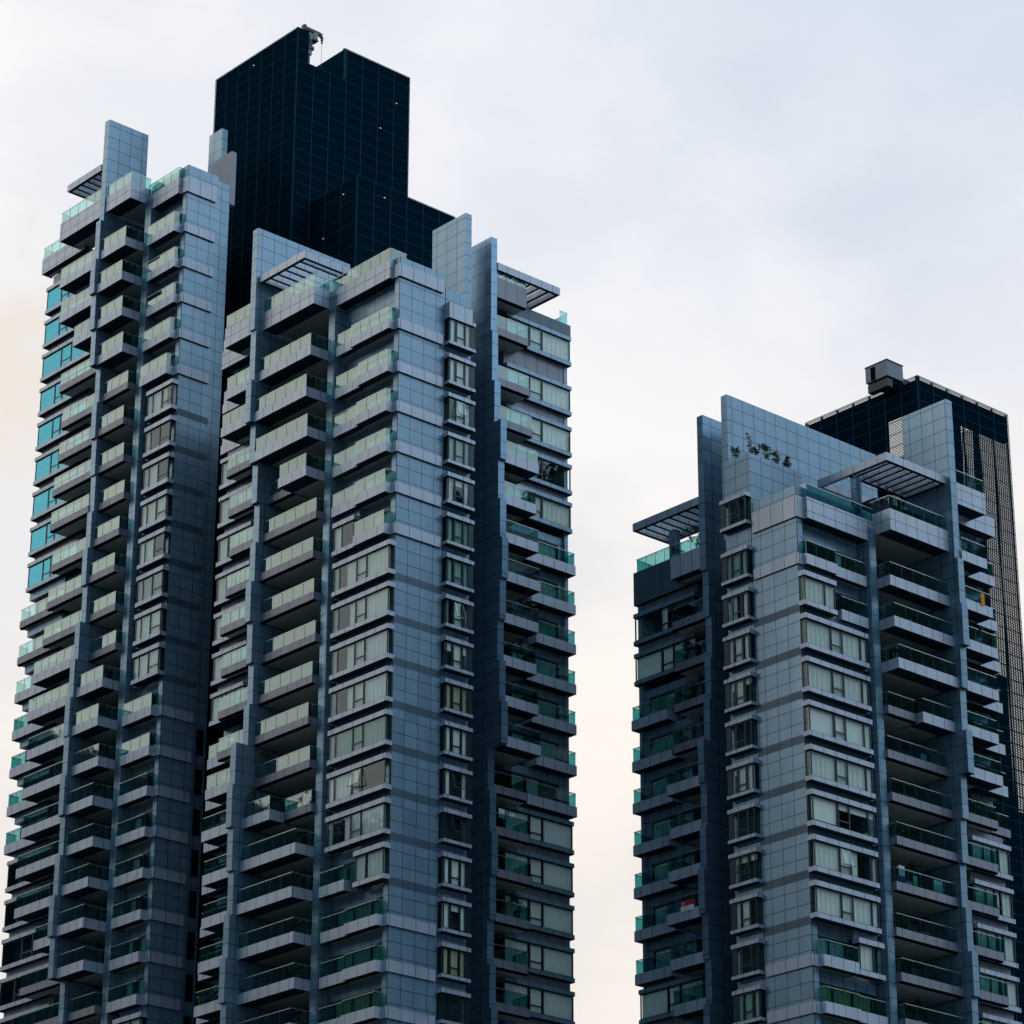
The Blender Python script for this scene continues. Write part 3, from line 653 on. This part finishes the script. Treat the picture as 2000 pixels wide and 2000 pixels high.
# ------------------------------------------------------------------ right building (the mirror plan)
rootT = tag(empty('apartment_tower', (149.2, 137.51, 0)), 'lower grey apartment tower at the right with long roof fins and a see-through louvred core', 'apartment tower', 'apartment towers')
cfgT = dict(tag='T', lev={-1: 3.58, -2: 8.1}, first=0, top=-1, last=12, roof=6.05, ground=-ZT,
    mass=[(2.6, 6.9, .56, 19.7, -ZT, 4.4), (6.91, 10.05, 7.6, 19.68, -ZT, 4.3), (10.06, 19.5, 4.7, 19.69, -ZT, 5.2)],
    toph=1.62, ph=1.65, cladw=4.4, bandw=4.2, light={-1, 0, 9, 10, 11, 12}, dark=set(range(1, 9)),
    bayf=(4.4, 7.0), bayroof=6.0, bayf_first=-1, bayf_top=.3, bayf_dz=lambda j: .8 if j == -1 else .24, bayf_open={-1, 7},
    bayf_sty=['n', 'g', 'm', 'w', 'b', 'n', 'b', 'n', 'b', 'm', 'n', 'g', 'm'],
    us=6.6, pil=(6.92, 7.62), sb_default=('bal', .45, 6.5, -.62, 3.9, 'y'),
    sb={0: ('bal', .35, 6.5, -.5, 3.5, 'm'), 1: [('bay', 0.0, 3.15, [.66], 'w', None), ('bal', 4.0, 6.5, -.3, None, 'n')],
        **{j: ('bay', 0.0, 6.25, BAYM, s_, o_) for j, s_, o_ in ((2, 'w', None), (3, 'w', None), (4, 'b', None), (5, 'w', None), (6, 'b', None), (7, 'm', 1), (8, 'w', None))},
        9: [('bal', .5, 3.95, -.6, None, 'w'), ('bay', 4.1, 6.45, [.6], 'm', None)]},
    big=(7.65, 14.04), topbal=-2.02, topz=.6, topl=(17.9, -2.46, 4.5),
    bal=pairs({0: (7.65, 14.04, -1.73, 'L'), 1: (7.65, 14.04, -1.95, 'L'), 2: (7.65, 14.04, -2.16, 'L'), 3: [(7.65, 10.6, -1.0, 'D'), (10.62, 14.04, -1.6, 'L')], 4: (7.65, 14.04, -.75, 'D'), 5: (7.65, 14.04, -.98, 'D'), 6: (7.65, 14.04, -1.2, 'D'),
         7: (7.65, 14.04, -.98, 'D'), 8: (7.65, 14.04, -.78, 'D'), 9: (7.65, 14.04, -1.03, 'D'), 10: (7.65, 14.04, -1.18, 'D'), 11: (7.65, 14.04, -1.1, 'D'), 12: (7.65, 14.04, -1.1, 'D')}),
    pier={-1: -2.45, 0: -2.69, 1: -2.82, 2: -2.45, 3: -2.21, 4: -2.57, 5: -1.82, 6: -1.57, 7: -1.3, 8: -1.58, 9: -1.92, 10: -1.65},
    pierw=(14.05, 14.72), piertop=16.35, pierback=1.85,
    lcol={-1: (17.5, -2.6, 'L'), 0: (18.2, -2.3, 'L'), 1: (18.3, -2.45, 'L'), 2: (18.3, -2.3, 'L'), 3: (18.4, -1.95, 'L'), 4: (18.4, -2.1, 'L'), 5: (18.3, -1.5, 'D'), 6: (18.2, -1.35, 'D'), 7: (18.2, -1.2, 'D'), 8: (18.3, -1.3, 'D'), 9: (18.3, -1.5, 'D'), 10: (18.3, -1.3, 'D'), 11: (18.3, -1.3, 'D')},
    end=20.05, xwin=-.95, xout=-.72, outer=lambda j: 'bal' if j <= 5 else 'win', lgl=lambda j: 'glass', lsty='w',
    fz=dict(fin=10.1, fintop=15.35, steps={-1: 1.07, 0: 1.28, 1: 1.5, 2: 1.3, 3: 1.1, 4: .4, 5: .6, 6: .42, 7: .15, 8: .45, 9: .65, 10: .38},
            yw=2.73, end=19.4, balend=14.1, rl=4.2, roof=5.85, parz=3.2, first=0, lightj=set(range(4, 13)), outer=lambda j: 'bal' if 2 <= j <= 8 else 'win', sty=lambda j: 'w' if j else 'm'),
    perg=[('S', 7.55, 14.04, -2.05, 1.9, 10.2, 8), ('F', 10.72, 17.85, 1.2, 5.0, 9.0, 8)],
    blocks=[(7.2, 7.8, .7, 17.0, 4.4, 15.9, 'clad', 'roof_fin'), (4.42, 7.19, .03, 5.5, 6.01, 10.05, 'clad', 'planter_wall'), (1.35, 1.88, 7.95, 8.5, 4.4, 9.55, 'clad', 'pergola_column'), (1.92, 4.75, 7.55, 7.85, 9.58, 10.19, 'band', 'pergola_beam'), (4.45, 4.75, 7.86, 13.9, 9.58, 10.18, 'band', 'pergola_beam'),
            (15.4, 16.0, 3.2, 3.8, 5.2, 8.4, 'clad', 'pergola_column'), (.5, 2.3, 9.0, 13.95, 7.6, 7.85, 'blackmetal', 'awning'), (.46, .5, 9.2, 13.9, 6.3, 7.6, 'void', 'awning'), (10.75, 12.5, 3.2, 4.6, 7.2, 7.4, 'blackmetal', 'awning')])
wing(rootT, (0, 0, ZT), True, cfgT)
cxt = Ctx(rootT, (0, 0, ZT), True)
louvre_tower(cxt, 8.18, 20.36, 23.57, 34.6, -62.0, 25.2, 'louvred_core', sides='SFEB',
    sh=.029, sdp=.05,
    solid=[(9.0, 19.8, 24.1, 31.9, -ZT, 12.6), (12.8, 20.0, 24.2, 25.2, 12.61, 24.4), (8.5, 20.0, 31.95, 34.3, -ZT, -9.0), (9.5, 9.8, 29.6, 30.2, 12.61, 24.9), (9.5, 9.8, 32.0, 32.4, -8.9, 24.9), (9.5, 9.8, 25.0, 28.4, 22.8, 23.6), (12, 12.4, 27.1, 34.2, 18.2, 18.5), (8.3, 20.2, 23.75, 24.0, 22.4, 24.9), (8.35, 8.6, 24.01, 34.5, 22.6, 24.9), (14, 14.3, 31.95, 34.2, 4.0, 4.8), (8.6, 12, 31.95, 32.9, -9, 2), (14, 14.3, 31.95, 34.2, -4.0, -3.2)])

# ------------------------------------------------------------------ lamps on the louvred cores
for (x0, x1, y0, y1, zz) in ((8.02, 8.05, 30.25, 30.37, 42.93), (17.25, 17.37, 24.14, 24.17, 37.65), (19.0, 19.1, 24.14, 24.17, 40.79), (9.86, 9.89, 19.55, 19.67, 26.5), (9.86, 9.89, 22.1, 22.2, 23.36), (12.75, 12.87, 17.81, 17.84, 26.53)):
    p = Part(); p.box(x0, x1, y0, y1, zz - .02, zz + .02, 'lamp'); cxc.B(p, 'wall_lamp')

# ------------------------------------------------------------------ roof machines
def at(base, x, y, z): return (base[0] + x, base[1] + y, base[2] + z)
BB = (130.07, 158.71, ZB); BA = (128.913, 184.896, ZA); BT = (149.2, 137.51, ZT)
r = tag(empty('roof_crane', at(BB, 10.2, 25.5, 40.95)), 'small dark davit crane with a hanging cable on the notched roof of the tallest core', 'crane')
p = Part(); p.box(-.35, .35, -.35, .35, 0, .5, 'blackmetal'); p.box(-.14, .14, -.14, .14, .5, 3.9, 'blackmetal'); p.build('mast', r)
p = Part(); p.face([(-.5, -.12, 4.40), (1.55, -.12, 4.36), (1.55, .12, 4.36), (-.5, .12, 4.40)], 'blackmetal')
p.box(-.55, 1.25, -.12, .12, 4.12, 4.42, 'blackmetal'); p.box(-.62, -.35, -.2, .2, 4.0, 4.5, 'blackmetal')
p.box(1.25, 1.45, -.1, .1, 4.0, 4.32, 'blackmetal'); p.box(1.4, 1.56, -.09, .09, 3.75, 4.15, 'blackmetal'); p.box(1.44, 1.54, -.07, .07, 3.45, 3.8, 'blackmetal'); p.build('jib', r)
p = Part(); p.box(.38, .82, -.3, .3, 3.35, 4.1, 'metal'); p.box(.34, .86, -.33, .33, 3.25, 3.38, 'blackmetal'); p.build('winch_box', r)
p = Part(); p.box(.0, .35, -.2, .2, 2.5, 3.3, 'blackmetal'); p.box(-.1, .5, -.24, .24, 2.3, 2.6, 'blackmetal'); p.box(-.05, .3, -.2, .2, 1.75, 2.2, 'metal'); p.build('control_cabinet', r)
p = Part(); p.box(1.48, 1.50, -.01, .01, .2, 3.5, 'blackmetal'); p.build('cable', r)

r = tag(empty('rooftop_housing', at(BT, 21.4, 10.1, 25.3)), 'grey steel housing jutting over the see-through louvred core of the lower tower', 'roof housing')
p = Part(); p.box(.8, 2.7, 0, 2.3, .16, 1.52, 'metal'); p.box(.8, 1.9, 1.25, 2.3, .28, .30, 'blackmetal'); p.box(.76, .80, 1.28, 1.72, .2, 1.35, 'void'); p.box(.75, 2.75, -.05, 2.35, 1.52, 1.58, 'blackmetal')
p.box(2.7, 3.3, .1, 1.8, .02, .55, 'metal'); p.build('cabin', r)
p = Part(); p.box(1.2, 6.0, .3, .5, -.12, .10, 'blackmetal'); p.box(1.2, 6.0, 1.9, 2.1, -.12, .10, 'blackmetal'); p.box(.9, 1.5, .1, 2.2, -.7, .0, 'blackmetal'); p.build('rail_bogie', r)
p = Part(); p.box(3.3, 4.6, .2, .32, .45, .57, 'blackmetal'); p.box(4.5, 4.7, .15, .37, .40, .66, 'blackmetal'); p.build('arm', r)

# ------------------------------------------------------------------ plants
def plant(kind, base, x, y, z, h, w, label, cat='plant', group=None, pot=True, dens=140, mat='leaf', seed=0, palm=False, trail=0):
    rn = random.Random(seed + int(x * 31 + z * 7)); r = tag(empty(kind, at(base, x, y, z)), label, cat, group)
    ph = .32 if pot else 0
    if pot:
        p = Part(); n = 10
        for i in range(n):
            a, b = 2 * math.pi * i / n, 2 * math.pi * (i + 1) / n
            p.face([(.16 * math.cos(a), .16 * math.sin(a), 0), (.16 * math.cos(b), .16 * math.sin(b), 0), (.22 * math.cos(b), .22 * math.sin(b), ph), (.22 * math.cos(a), .22 * math.sin(a), ph)], 'pot')
        p.face([(.2 * math.cos(2 * math.pi * i / n), .2 * math.sin(2 * math.pi * i / n), ph - .03) for i in range(n)], 'bark'); p.build('pot', r)
    st = Part(); f = Part()
    if palm:
        st.box(-.04, .04, -.04, .04, ph - .05, h * .6, 'bark')
        for k in range(11):
            a = rn.uniform(0, 6.28); L_ = w * rn.uniform(.7, 1.1); n = 9
            for i in range(1, n):
                t = i / n; c = Vector((math.cos(a) * L_ * t, math.sin(a) * L_ * t, h * .6 + h * .4 * math.sin(t * 2.2) - .35 * t * t))
                for s_ in (-1, 1):
                    dv = Vector((math.cos(a + s_ * 1.0), math.sin(a + s_ * 1.0), -.35)) * .30 * w; wv = Vector((math.cos(a), math.sin(a), 0)) * .045
                    f.face([tuple(c - wv), tuple(c + dv), tuple(c + wv)], mat)
    else:
        for k in range(6):
            a = rn.uniform(0, 6.28); q = (math.cos(a) * w * .5, math.sin(a) * w * .5); z1 = h * rn.uniform(.55, 1.0)
            st.face([(-.02, 0, ph - .1), (.02, 0, ph - .1), (q[0] + .012, q[1], z1), (q[0] - .012, q[1], z1)], 'bark'); st.face([(0, -.02, ph - .1), (0, .02, ph - .1), (q[0], q[1] + .012, z1), (q[0], q[1] - .012, z1)], 'bark')
        cl = [(rn.gauss(0, .32) * w, rn.gauss(0, .32) * w, ph + (h - ph) * rn.uniform(.25, 1.0)) for _ in range(9)]
        if trail: cl += [(rn.gauss(0, .2) * w, rn.gauss(0, .2) * w, -trail * rn.random()) for _ in range(4)]
        for i in range(dens):
            c = Vector(rn.choice(cl)) + Vector((rn.gauss(0, .12) * w, rn.gauss(0, .12) * w, rn.gauss(0, .09) * h)); s_ = rn.uniform(.05, .10)
            a = Vector((rn.uniform(-1, 1), rn.uniform(-1, 1), rn.uniform(-.6, .6))).normalized() * s_ * 1.5; b = a.cross(Vector((rn.uniform(-1, 1), rn.uniform(-1, 1), rn.uniform(-1, 1)))).normalized() * s_ * .7
            f.face([tuple(c - a), tuple(c + b), tuple(c + a), tuple(c - b)], 'leafd' if rn.random() < .35 else mat)
    st.build('stem', r); f.build('foliage', r); return r
G1 = 'shrubs along the roof planter'
plant('shrub', BT, .5, 6.2, 10.05, 1.05, .75, 'leafy shrub at the left end of the roof planter before the long fin', 'shrub', G1, False, 170, seed=1)
plant('shrub', BT, .45, 4.8, 10.05, 1.7, .45, 'tall bare-stemmed shrub on the corner of the roof planter', 'shrub', G1, False, 40, seed=2)
plant('shrub', BT, 1.1, 4.75, 10.05, .9, .55, 'low dark shrub just right of the planter corner', 'shrub', G1, False, 110, 'leafd', seed=3)
plant('shrub', BT, 2.2, 4.75, 10.05, 1.35, .6, 'upright green shrub in the middle of the roof planter', 'shrub', G1, False, 150, seed=4)
plant('shrub', BT, 3.2, 4.75, 10.05, 1.0, .7, 'spreading shrub right of the middle of the roof planter', 'shrub', G1, False, 170, seed=5)
plant('shrub', BT, 4.3, 4.8, 10.05, 1.0, .65, 'rounded shrub at the right end of the roof planter', 'shrub', G1, False, 200, seed=6)
G2 = 'plants kept on the balconies'
def bp(kind, base, x, y, z, h, w, label, **k): return plant(kind, base, x, y, z, h, w, label, 'plant', G2, **k)
bp('terrace_plant', BT, 6.6, .35, 4.6, 1.45, .7, 'bushy dark plant on the penthouse terrace beside the pergola corner', dens=200, mat='leafd')
bp('terrace_plant', BT, 8.6, -1.2, 4.9, 1.5, .6, 'green potted plant behind the glass of the penthouse terrace', dens=160)
bp('terrace_plant', BT, 12.8, -1.0, 4.9, 1.5, .6, 'dark potted plant at the right end of the penthouse terrace', dens=160, mat='leafd')
bp('potted_plant', BT, 2.6, -.15, .38, 1.1, .45, 'small green plant behind the glass right under the roof parapet band', dens=120)
bp('potted_plant', BT, 5.2, -.1, .38, 1.2, .5, 'yellow-green plant on the stepped balcony beside the big top balcony', dens=140)
bp('potted_plant', BT, 8.0, -1.3, .38, 1.6, .5, 'dark conical plant in a pale pot at the corner of the top wide balcony', dens=170, mat='leafd')
bp('palm', BT, 12.4, -1.2, -6.0, 2.1, 1.2, 'dark spreading palm filling the right end of the third wide balcony', palm=True, mat='leafd')
bp('palm', BT, 11.0, -.9, -6.0, 1.9, .9, 'smaller palm left of the big one on the third wide balcony', palm=True, mat='leafd')
bp('potted_plant', BT, 16.6, -1.8, 4.0, 1.5, .6, 'green plant behind glass beside the top of the stepped pier', dens=180)
bp('potted_plant', BT, 16.9, -1.6, 8.6, 1.2, .9, 'low green plant on the topmost terrace in front of the louvres', dens=160)
bp('potted_plant', BT, 15.4, -1.9, .38, 1.4, .5, 'dark feathery plant left of the hanging orange towel', dens=140, mat='leafd')
bp('potted_plant', BT, 15.8, -1.9, -2.8, 1.3, .8, 'reddish green bush on the balcony below the orange towel', dens=200)
bp('potted_plant', BT, 16.8, -1.0, -15.7, 2.0, .9, 'tall dark tree-like plant on the first grey-fronted balcony by the pier', dens=220, mat='leafd')
bp('potted_plant', BT, 8.2, -.7, -18.8, 1.5, .7, 'leafy plant at the left corner of the grey wide balcony above the laundry', dens=200)
bp('potted_plant', BT, 1.9, 13.0, -3.6, 1.9, .9, 'dark bushy plant spilling over a shaded balcony left of the dark fin', dens=260, mat='leafd')
bp('potted_plant', BT, 1.9, 12.6, -6.8, 1.9, 1.0, 'largest bushy plant on the shaded balcony one floor below a similar one', dens=300)
bp('climbing_plant', BB, -1.7, 13.5, -31.65, 2.4, .35, 'thin climbing plant at the left end of the split wide balcony', dens=150)
bp('potted_plant', BB, -.6, 8.3, -31.6, 1.2, .8, 'flowering bush at the right corner of the split wide balcony', dens=180)
bp('palm', BB, -.7, 13.0, -28.4, 2.4, 1.0, 'green palm rising at the left end of the balcony above the split one', palm=True)
bp('potted_plant', BB, -.5, 8.0, -18.8, 1.9, .7, 'bright green plant topping the corner rail of a grey wide balcony', dens=200)
bp('potted_plant', BB, -1.5, 17.5, -44.4, 1.3, 1.0, 'bushy plants behind the lowest visible narrow balcony glass', dens=260)
bp('flowering_plant', BB, 13.3, 1.8, -38.6, 2.1, .8, 'dark flowering plant leaning over a grey balcony right of the dark fin', dens=240, mat='leafd')
bp('potted_plant', BB, 13.0, .7, -15.9, 1.6, .8, 'dark bushy plant on a pale balcony right of the dark fin', dens=200, mat='leafd')
bp('potted_plant', BB, 12.6, .8, -19.1, 1.6, .8, 'dark plant on the balcony one floor below another right of the dark fin', dens=200, mat='leafd')
bp('potted_plant', BA, -.6, 15.0, -12.4, 1.7, .6, 'branching plant at the outer corner of a balcony beside the blue windows', dens=130)
bp('potted_plant', BA, -1.3, 15.2, -34.9, 1.4, .5, 'lime green plant behind glass at the outer end of a left-wing balcony', dens=160)

# ------------------------------------------------------------------ flag, washing and furniture
r = tag(empty('flag', at(BT, .25, 11.93, -22.44)), 'red and white flag with a crescent and five stars hung on a shaded balcony', 'flag')
p = Part(); n = 12; W_ = 1.28; H_ = .74
def fx(u): return .035 * math.sin(u * 7)
def fdz(u): return -.05 * u
for i in range(n):
    u0, u1 = i / n, (i + 1) / n
    for v0, v1, m in ((0, .5, 'white'), (.5, 1, 'red')):
        p.face([(fx(u1), W_ * (.5 - u1), H_ * v0 + fdz(u1)), (fx(u0), W_ * (.5 - u0), H_ * v0 + fdz(u0)), (fx(u0), W_ * (.5 - u0), H_ * v1 + fdz(u0)), (fx(u1), W_ * (.5 - u1), H_ * v1 + fdz(u1))], m)
p.build('cloth', r)
p = Part(); cu, cv, R_ = .22, .755, .135
pts_o = [(cu * W_ + R_ * math.cos(a), cv * H_ + R_ * math.sin(a)) for a in [rad(50 + 260 * i / 16) for i in range(17)]]
pts_i = [(cu * W_ + .055 + R_ * .86 * math.cos(a), cv * H_ + R_ * .86 * math.sin(a)) for a in [rad(62 + 236 * i / 16) for i in range(17)]]
for i in range(16):
    q = [pts_o[i], pts_o[i + 1], pts_i[i + 1], pts_i[i]]
    p.face([(fx(a / W_) - .012, W_ * .5 - a, b + fdz(a / W_)) for a, b in q], 'white')
for k in range(5):
    a = rad(90 + 72 * k); c = (cu * W_ + .10 + .068 * math.cos(a), cv * H_ + .068 * math.sin(a)); st = []
    for i in range(10):
        rr = .030 if i % 2 == 0 else .013; b = rad(90 + 36 * i); st.append((c[0] + rr * math.cos(b), c[1] + rr * math.sin(b)))
    p.face([(fx(s_[0] / W_) - .013, W_ * .5 - s_[0], s_[1] + fdz(s_[0] / W_)) for s_ in st], 'white')
p.build('crescent_and_stars', r)
def cloth(kind, base, x, y, z, wd, h, mat, label, along='x', group=None):
    p = Part(); n = 8
    for i in range(n):
        a0, a1 = wd * i / n, wd * (i + 1) / n; f0, f1 = .03 * math.sin(i * 1.3), .03 * math.sin((i + 1) * 1.3)
        q = [(a0, f0, 0), (a1, f1, 0), (a1, f1 * .3, h), (a0, f0 * .3, h)]
        p.face(q if along == 'x' else [(b, a, c) for a, b, c in q], mat)
    o = p.build(kind); o.location = at(base, x, y, z); return tag(o, label, 'laundry', group)
cloth('towel', BT, 16.85, -2.36, .68, .42, .95, 'orange', 'orange towel hung over the glass of a balcony near the louvred core')
bp('potted_plant', BT, 3.4, 13.2, 5.85, 1.9, .9, 'leafy plant under the slatted canopy at the left of the lower tower', dens=220)
G3 = 'washing hung on one wide balcony'
cloth('bedsheet', BT, 12.0, -.6, -21.75, .95, 1.15, 'white', 'large white sheet hanging at the right of the washing balcony', group=G3)
cloth('towel', BT, 8.5, -.5, -21.0, .6, .75, 'white', 'small white towel hanging highest at the left of the washing balcony', group=G3)
cloth('towel', BT, 10.2, -.3, -21.6, .42, 1.0, 'curtg', 'narrow greenish towel hanging mid-way along the washing balcony', group=G3)
cloth('shirt', BT, 7.9, -.85, -21.7, .9, .55, 'blue', 'blue cloth folded over the rack at the corner of the washing balcony', group=G3)
cloth('tablecloth', BT, 8.2, -.7, -21.95, 1.4, .6, 'white', 'long white cloth low behind the glass at the corner of the washing balcony', group=G3)
cloth('cloth', BT, 13.1, -.7, -21.95, .6, .35, 'red', 'small red cloth low at the right end of the washing balcony', group=G3)
cloth('towel', BB, 11.3, 1.5, -31.2, .55, .7, 'white', 'left one of two pale towels drying right of the dark fin', group='pair of drying towels')
cloth('towel', BB, 12.3, 1.5, -31.3, .55, .65, 'white', 'right one of two pale towels drying right of the dark fin', group='pair of drying towels')
def ball(kind, base, x, y, z, r_, mat, label, cat, sq=1.0):
    p = Part(); n, m_ = 12, 7
    for i in range(m_):
        for k in range(n):
            q = []
            for (ii, kk) in ((i, k), (i, k + 1), (i + 1, k + 1), (i + 1, k)):
                th, ph = math.pi * ii / m_, 2 * math.pi * kk / n; q.append((r_ * math.sin(th) * math.cos(ph), r_ * math.sin(th) * math.sin(ph), -r_ * sq * math.cos(th)))
            p.face(q, mat)
    o = p.build(kind); o.location = at(base, x, y, z); return tag(o, label, cat)
ball('pot', BT, 13.4, -.75, -28.3, .26, 'orange', 'round orange pot at the right end of a grey wide balcony', 'pot', 1.1)
ball('basin', BT, 5.9, .05, -18.6, .26, 'lime', 'bright green bowl on the sill inside a corner window with half-drawn blinds', 'bowl', .8)
def chair(base, x, y, z, rz, mat, label, group='balcony chairs'):
    r = tag(empty('balcony_chair', at(base, x, y, z)), label, 'chair', group); r.rotation_euler.z = rz
    p = Part(); p.box(-.24, .24, -.24, .24, .42, .46, mat); p.build('seat', r)
    p = Part(); p.box(-.24, .24, .20, .24, .47, .90, mat); p.build('backrest', r)
    for a in (-.21, .18):
        for b in (-.22, .19):
            p = Part(); p.box(a, a + .03, b, b + .03, 0, .42, mat); p.build('leg', r)
chair(BB, -.2, 11.0, -28.4, .4, 'white', 'white chair behind dark glass left of another on the same balcony')
chair(BB, -.2, 9.6, -28.4, -.5, 'white', 'white chair nearer the corner than its twin on the same balcony')
chair(BT, 10.6, -.2, -12.4, 2.2, 'blue', 'blue chair on the uppermost fully grey wide balcony')
chair(BT, 11.7, -.3, -12.4, 3.0, 'white', 'white-legged chair beside a blue one on a grey wide balcony')
chair(BT, 10.2, -1.0, -2.8, 2.6, 'white', 'white chair behind the glass of the second wide balcony')
def fan(base, x, y, z, label):
    r = tag(empty('ceiling_fan', at(base, x, y, z)), label, 'fan', 'ceiling fans under the balconies')
    p = Part(); p.box(-.02, .02, -.02, .02, -.38, 0, 'blackmetal'); p.build('rod', r)
    p = Part(); p.box(-.1, .1, -.1, .1, -.52, -.38, 'blackmetal'); p.build('motor', r)
    for k in range(4):
        a = rad(25 + 90 * k); c, s_ = math.cos(a), math.sin(a); p = Part()
        f = lambda u, v_, z_: (u * c - v_ * s_, u * s_ + v_ * c, z_)
        for z_, o_ in ((-.46, 0), (-.445, 1)):
            q = [f(.1, -.07, z_), f(.75, -.09, z_), f(.75, .09, z_), f(.1, .07, z_)]; p.face(q if o_ else q[::-1], 'blackmetal')
        p.build('blade', r)
fan(BB, .8, 10.4, -31.95, 'dark ceiling fan hung under the split wide balcony'); fan(BB, .8, 10.4, -35.15, 'dark ceiling fan hung two floors below the palm balcony')
fan(BT, 11.2, .6, -19.15, 'dark ceiling fan above the wide balcony with washing'); fan(BT, 11.4, .8, -28.75, 'dark ceiling fan under the lowest fully visible grey wide balcony')

# ------------------------------------------------------------------ more belongings on the wide balconies
ORD = ['first', 'second', 'third', 'fourth', 'fifth', 'sixth', 'seventh', 'eighth', 'ninth', 'tenth', 'eleventh', 'twelfth', 'thirteenth', 'fourteenth', 'fifteenth', 'sixteenth', 'seventeenth', 'eighteenth', 'nineteenth', 'twentieth']
def table(base, x, y, z, label):
    r = tag(empty('garden_table', at(base, x, y, z)), label, 'table', 'balcony tables')
    p = Part(); n = 14; c = [(.42 * math.cos(2 * math.pi * i / n), .42 * math.sin(2 * math.pi * i / n)) for i in range(n)]
    p.face([(a, b, .74) for a, b in c], 'white'); p.face([(a, b, .71) for a, b in reversed(c)], 'white')
    for i in range(n): a, b = c[i], c[(i + 1) % n]; p.face([(*a, .71), (*b, .71), (*b, .74), (*a, .74)], 'white')
    p.build('tabletop', r)
    p = Part(); p.box(-.03, .03, -.03, .03, .03, .71, 'blackmetal'); p.build('stem', r); p = Part(); p.box(-.22, .22, -.22, .22, 0, .03, 'blackmetal'); p.build('base', r)
def rowz(lev, j): return lev[j] if j in lev else -3.2 * j
for j, kind, x, y in ((0, 'p', -1.6, 12.9), (3, 't', -.2, 10.5), (5, 'p', -.5, 13.2), (8, 't', -.4, 10.0), (12, 'p', -1.4, 13.0), (13, 't', -1.0, 10.8), (14, 'p', -1.1, 8.6)):
    zz = rowz(cfgB['lev'], j) + .37; w_ = ORD[j + 1]
    if kind == 'p': bp('potted_plant', BB, x, y, zz, 1.45, .6, 'potted plant on the %s wide balcony from the top of the middle wing' % w_, dens=150, seed=j)
    else: table(BB, x, y, zz, 'white table on the %s wide balcony from the top of the middle wing' % w_)
for j, kind in ((1, 'p'), (6, 't'), (12, 'p'), (15, 'p'), (17, 't')):
    zz = rowz(cfgA['lev'], j) + .37; w_ = ORD[j + 1]
    if kind == 'p': bp('potted_plant', BA, -.4, 7.6, zz, 1.4, .5, 'potted plant on the %s balcony down the middle column of the left wing' % w_, dens=140, seed=j)
    else: table(BA, -.2, 6.6, zz, 'white table on the %s balcony down the middle column of the left wing' % w_)
for j, kind, x in ((1, 't', 9.6), (4, 'p', 12.9), (5, 't', 10.5), (6, 'p', 12.6), (8, 'p', 9.0), (8, 't', 11.4), (9, 'p', 12.3), (10, 't', 10.2)):
    zz = rowz(cfgT['lev'], j) + .37; w_ = ORD[j]
    if kind == 'p': bp('potted_plant', BT, x, -.1, zz, 1.35, .55, 'potted plant on the %s wide balcony below the terrace of the lower tower' % w_, dens=150, mat='leafd', seed=j)
    else: table(BT, x, .0, zz, 'white table on the %s wide balcony below the terrace of the lower tower' % w_)
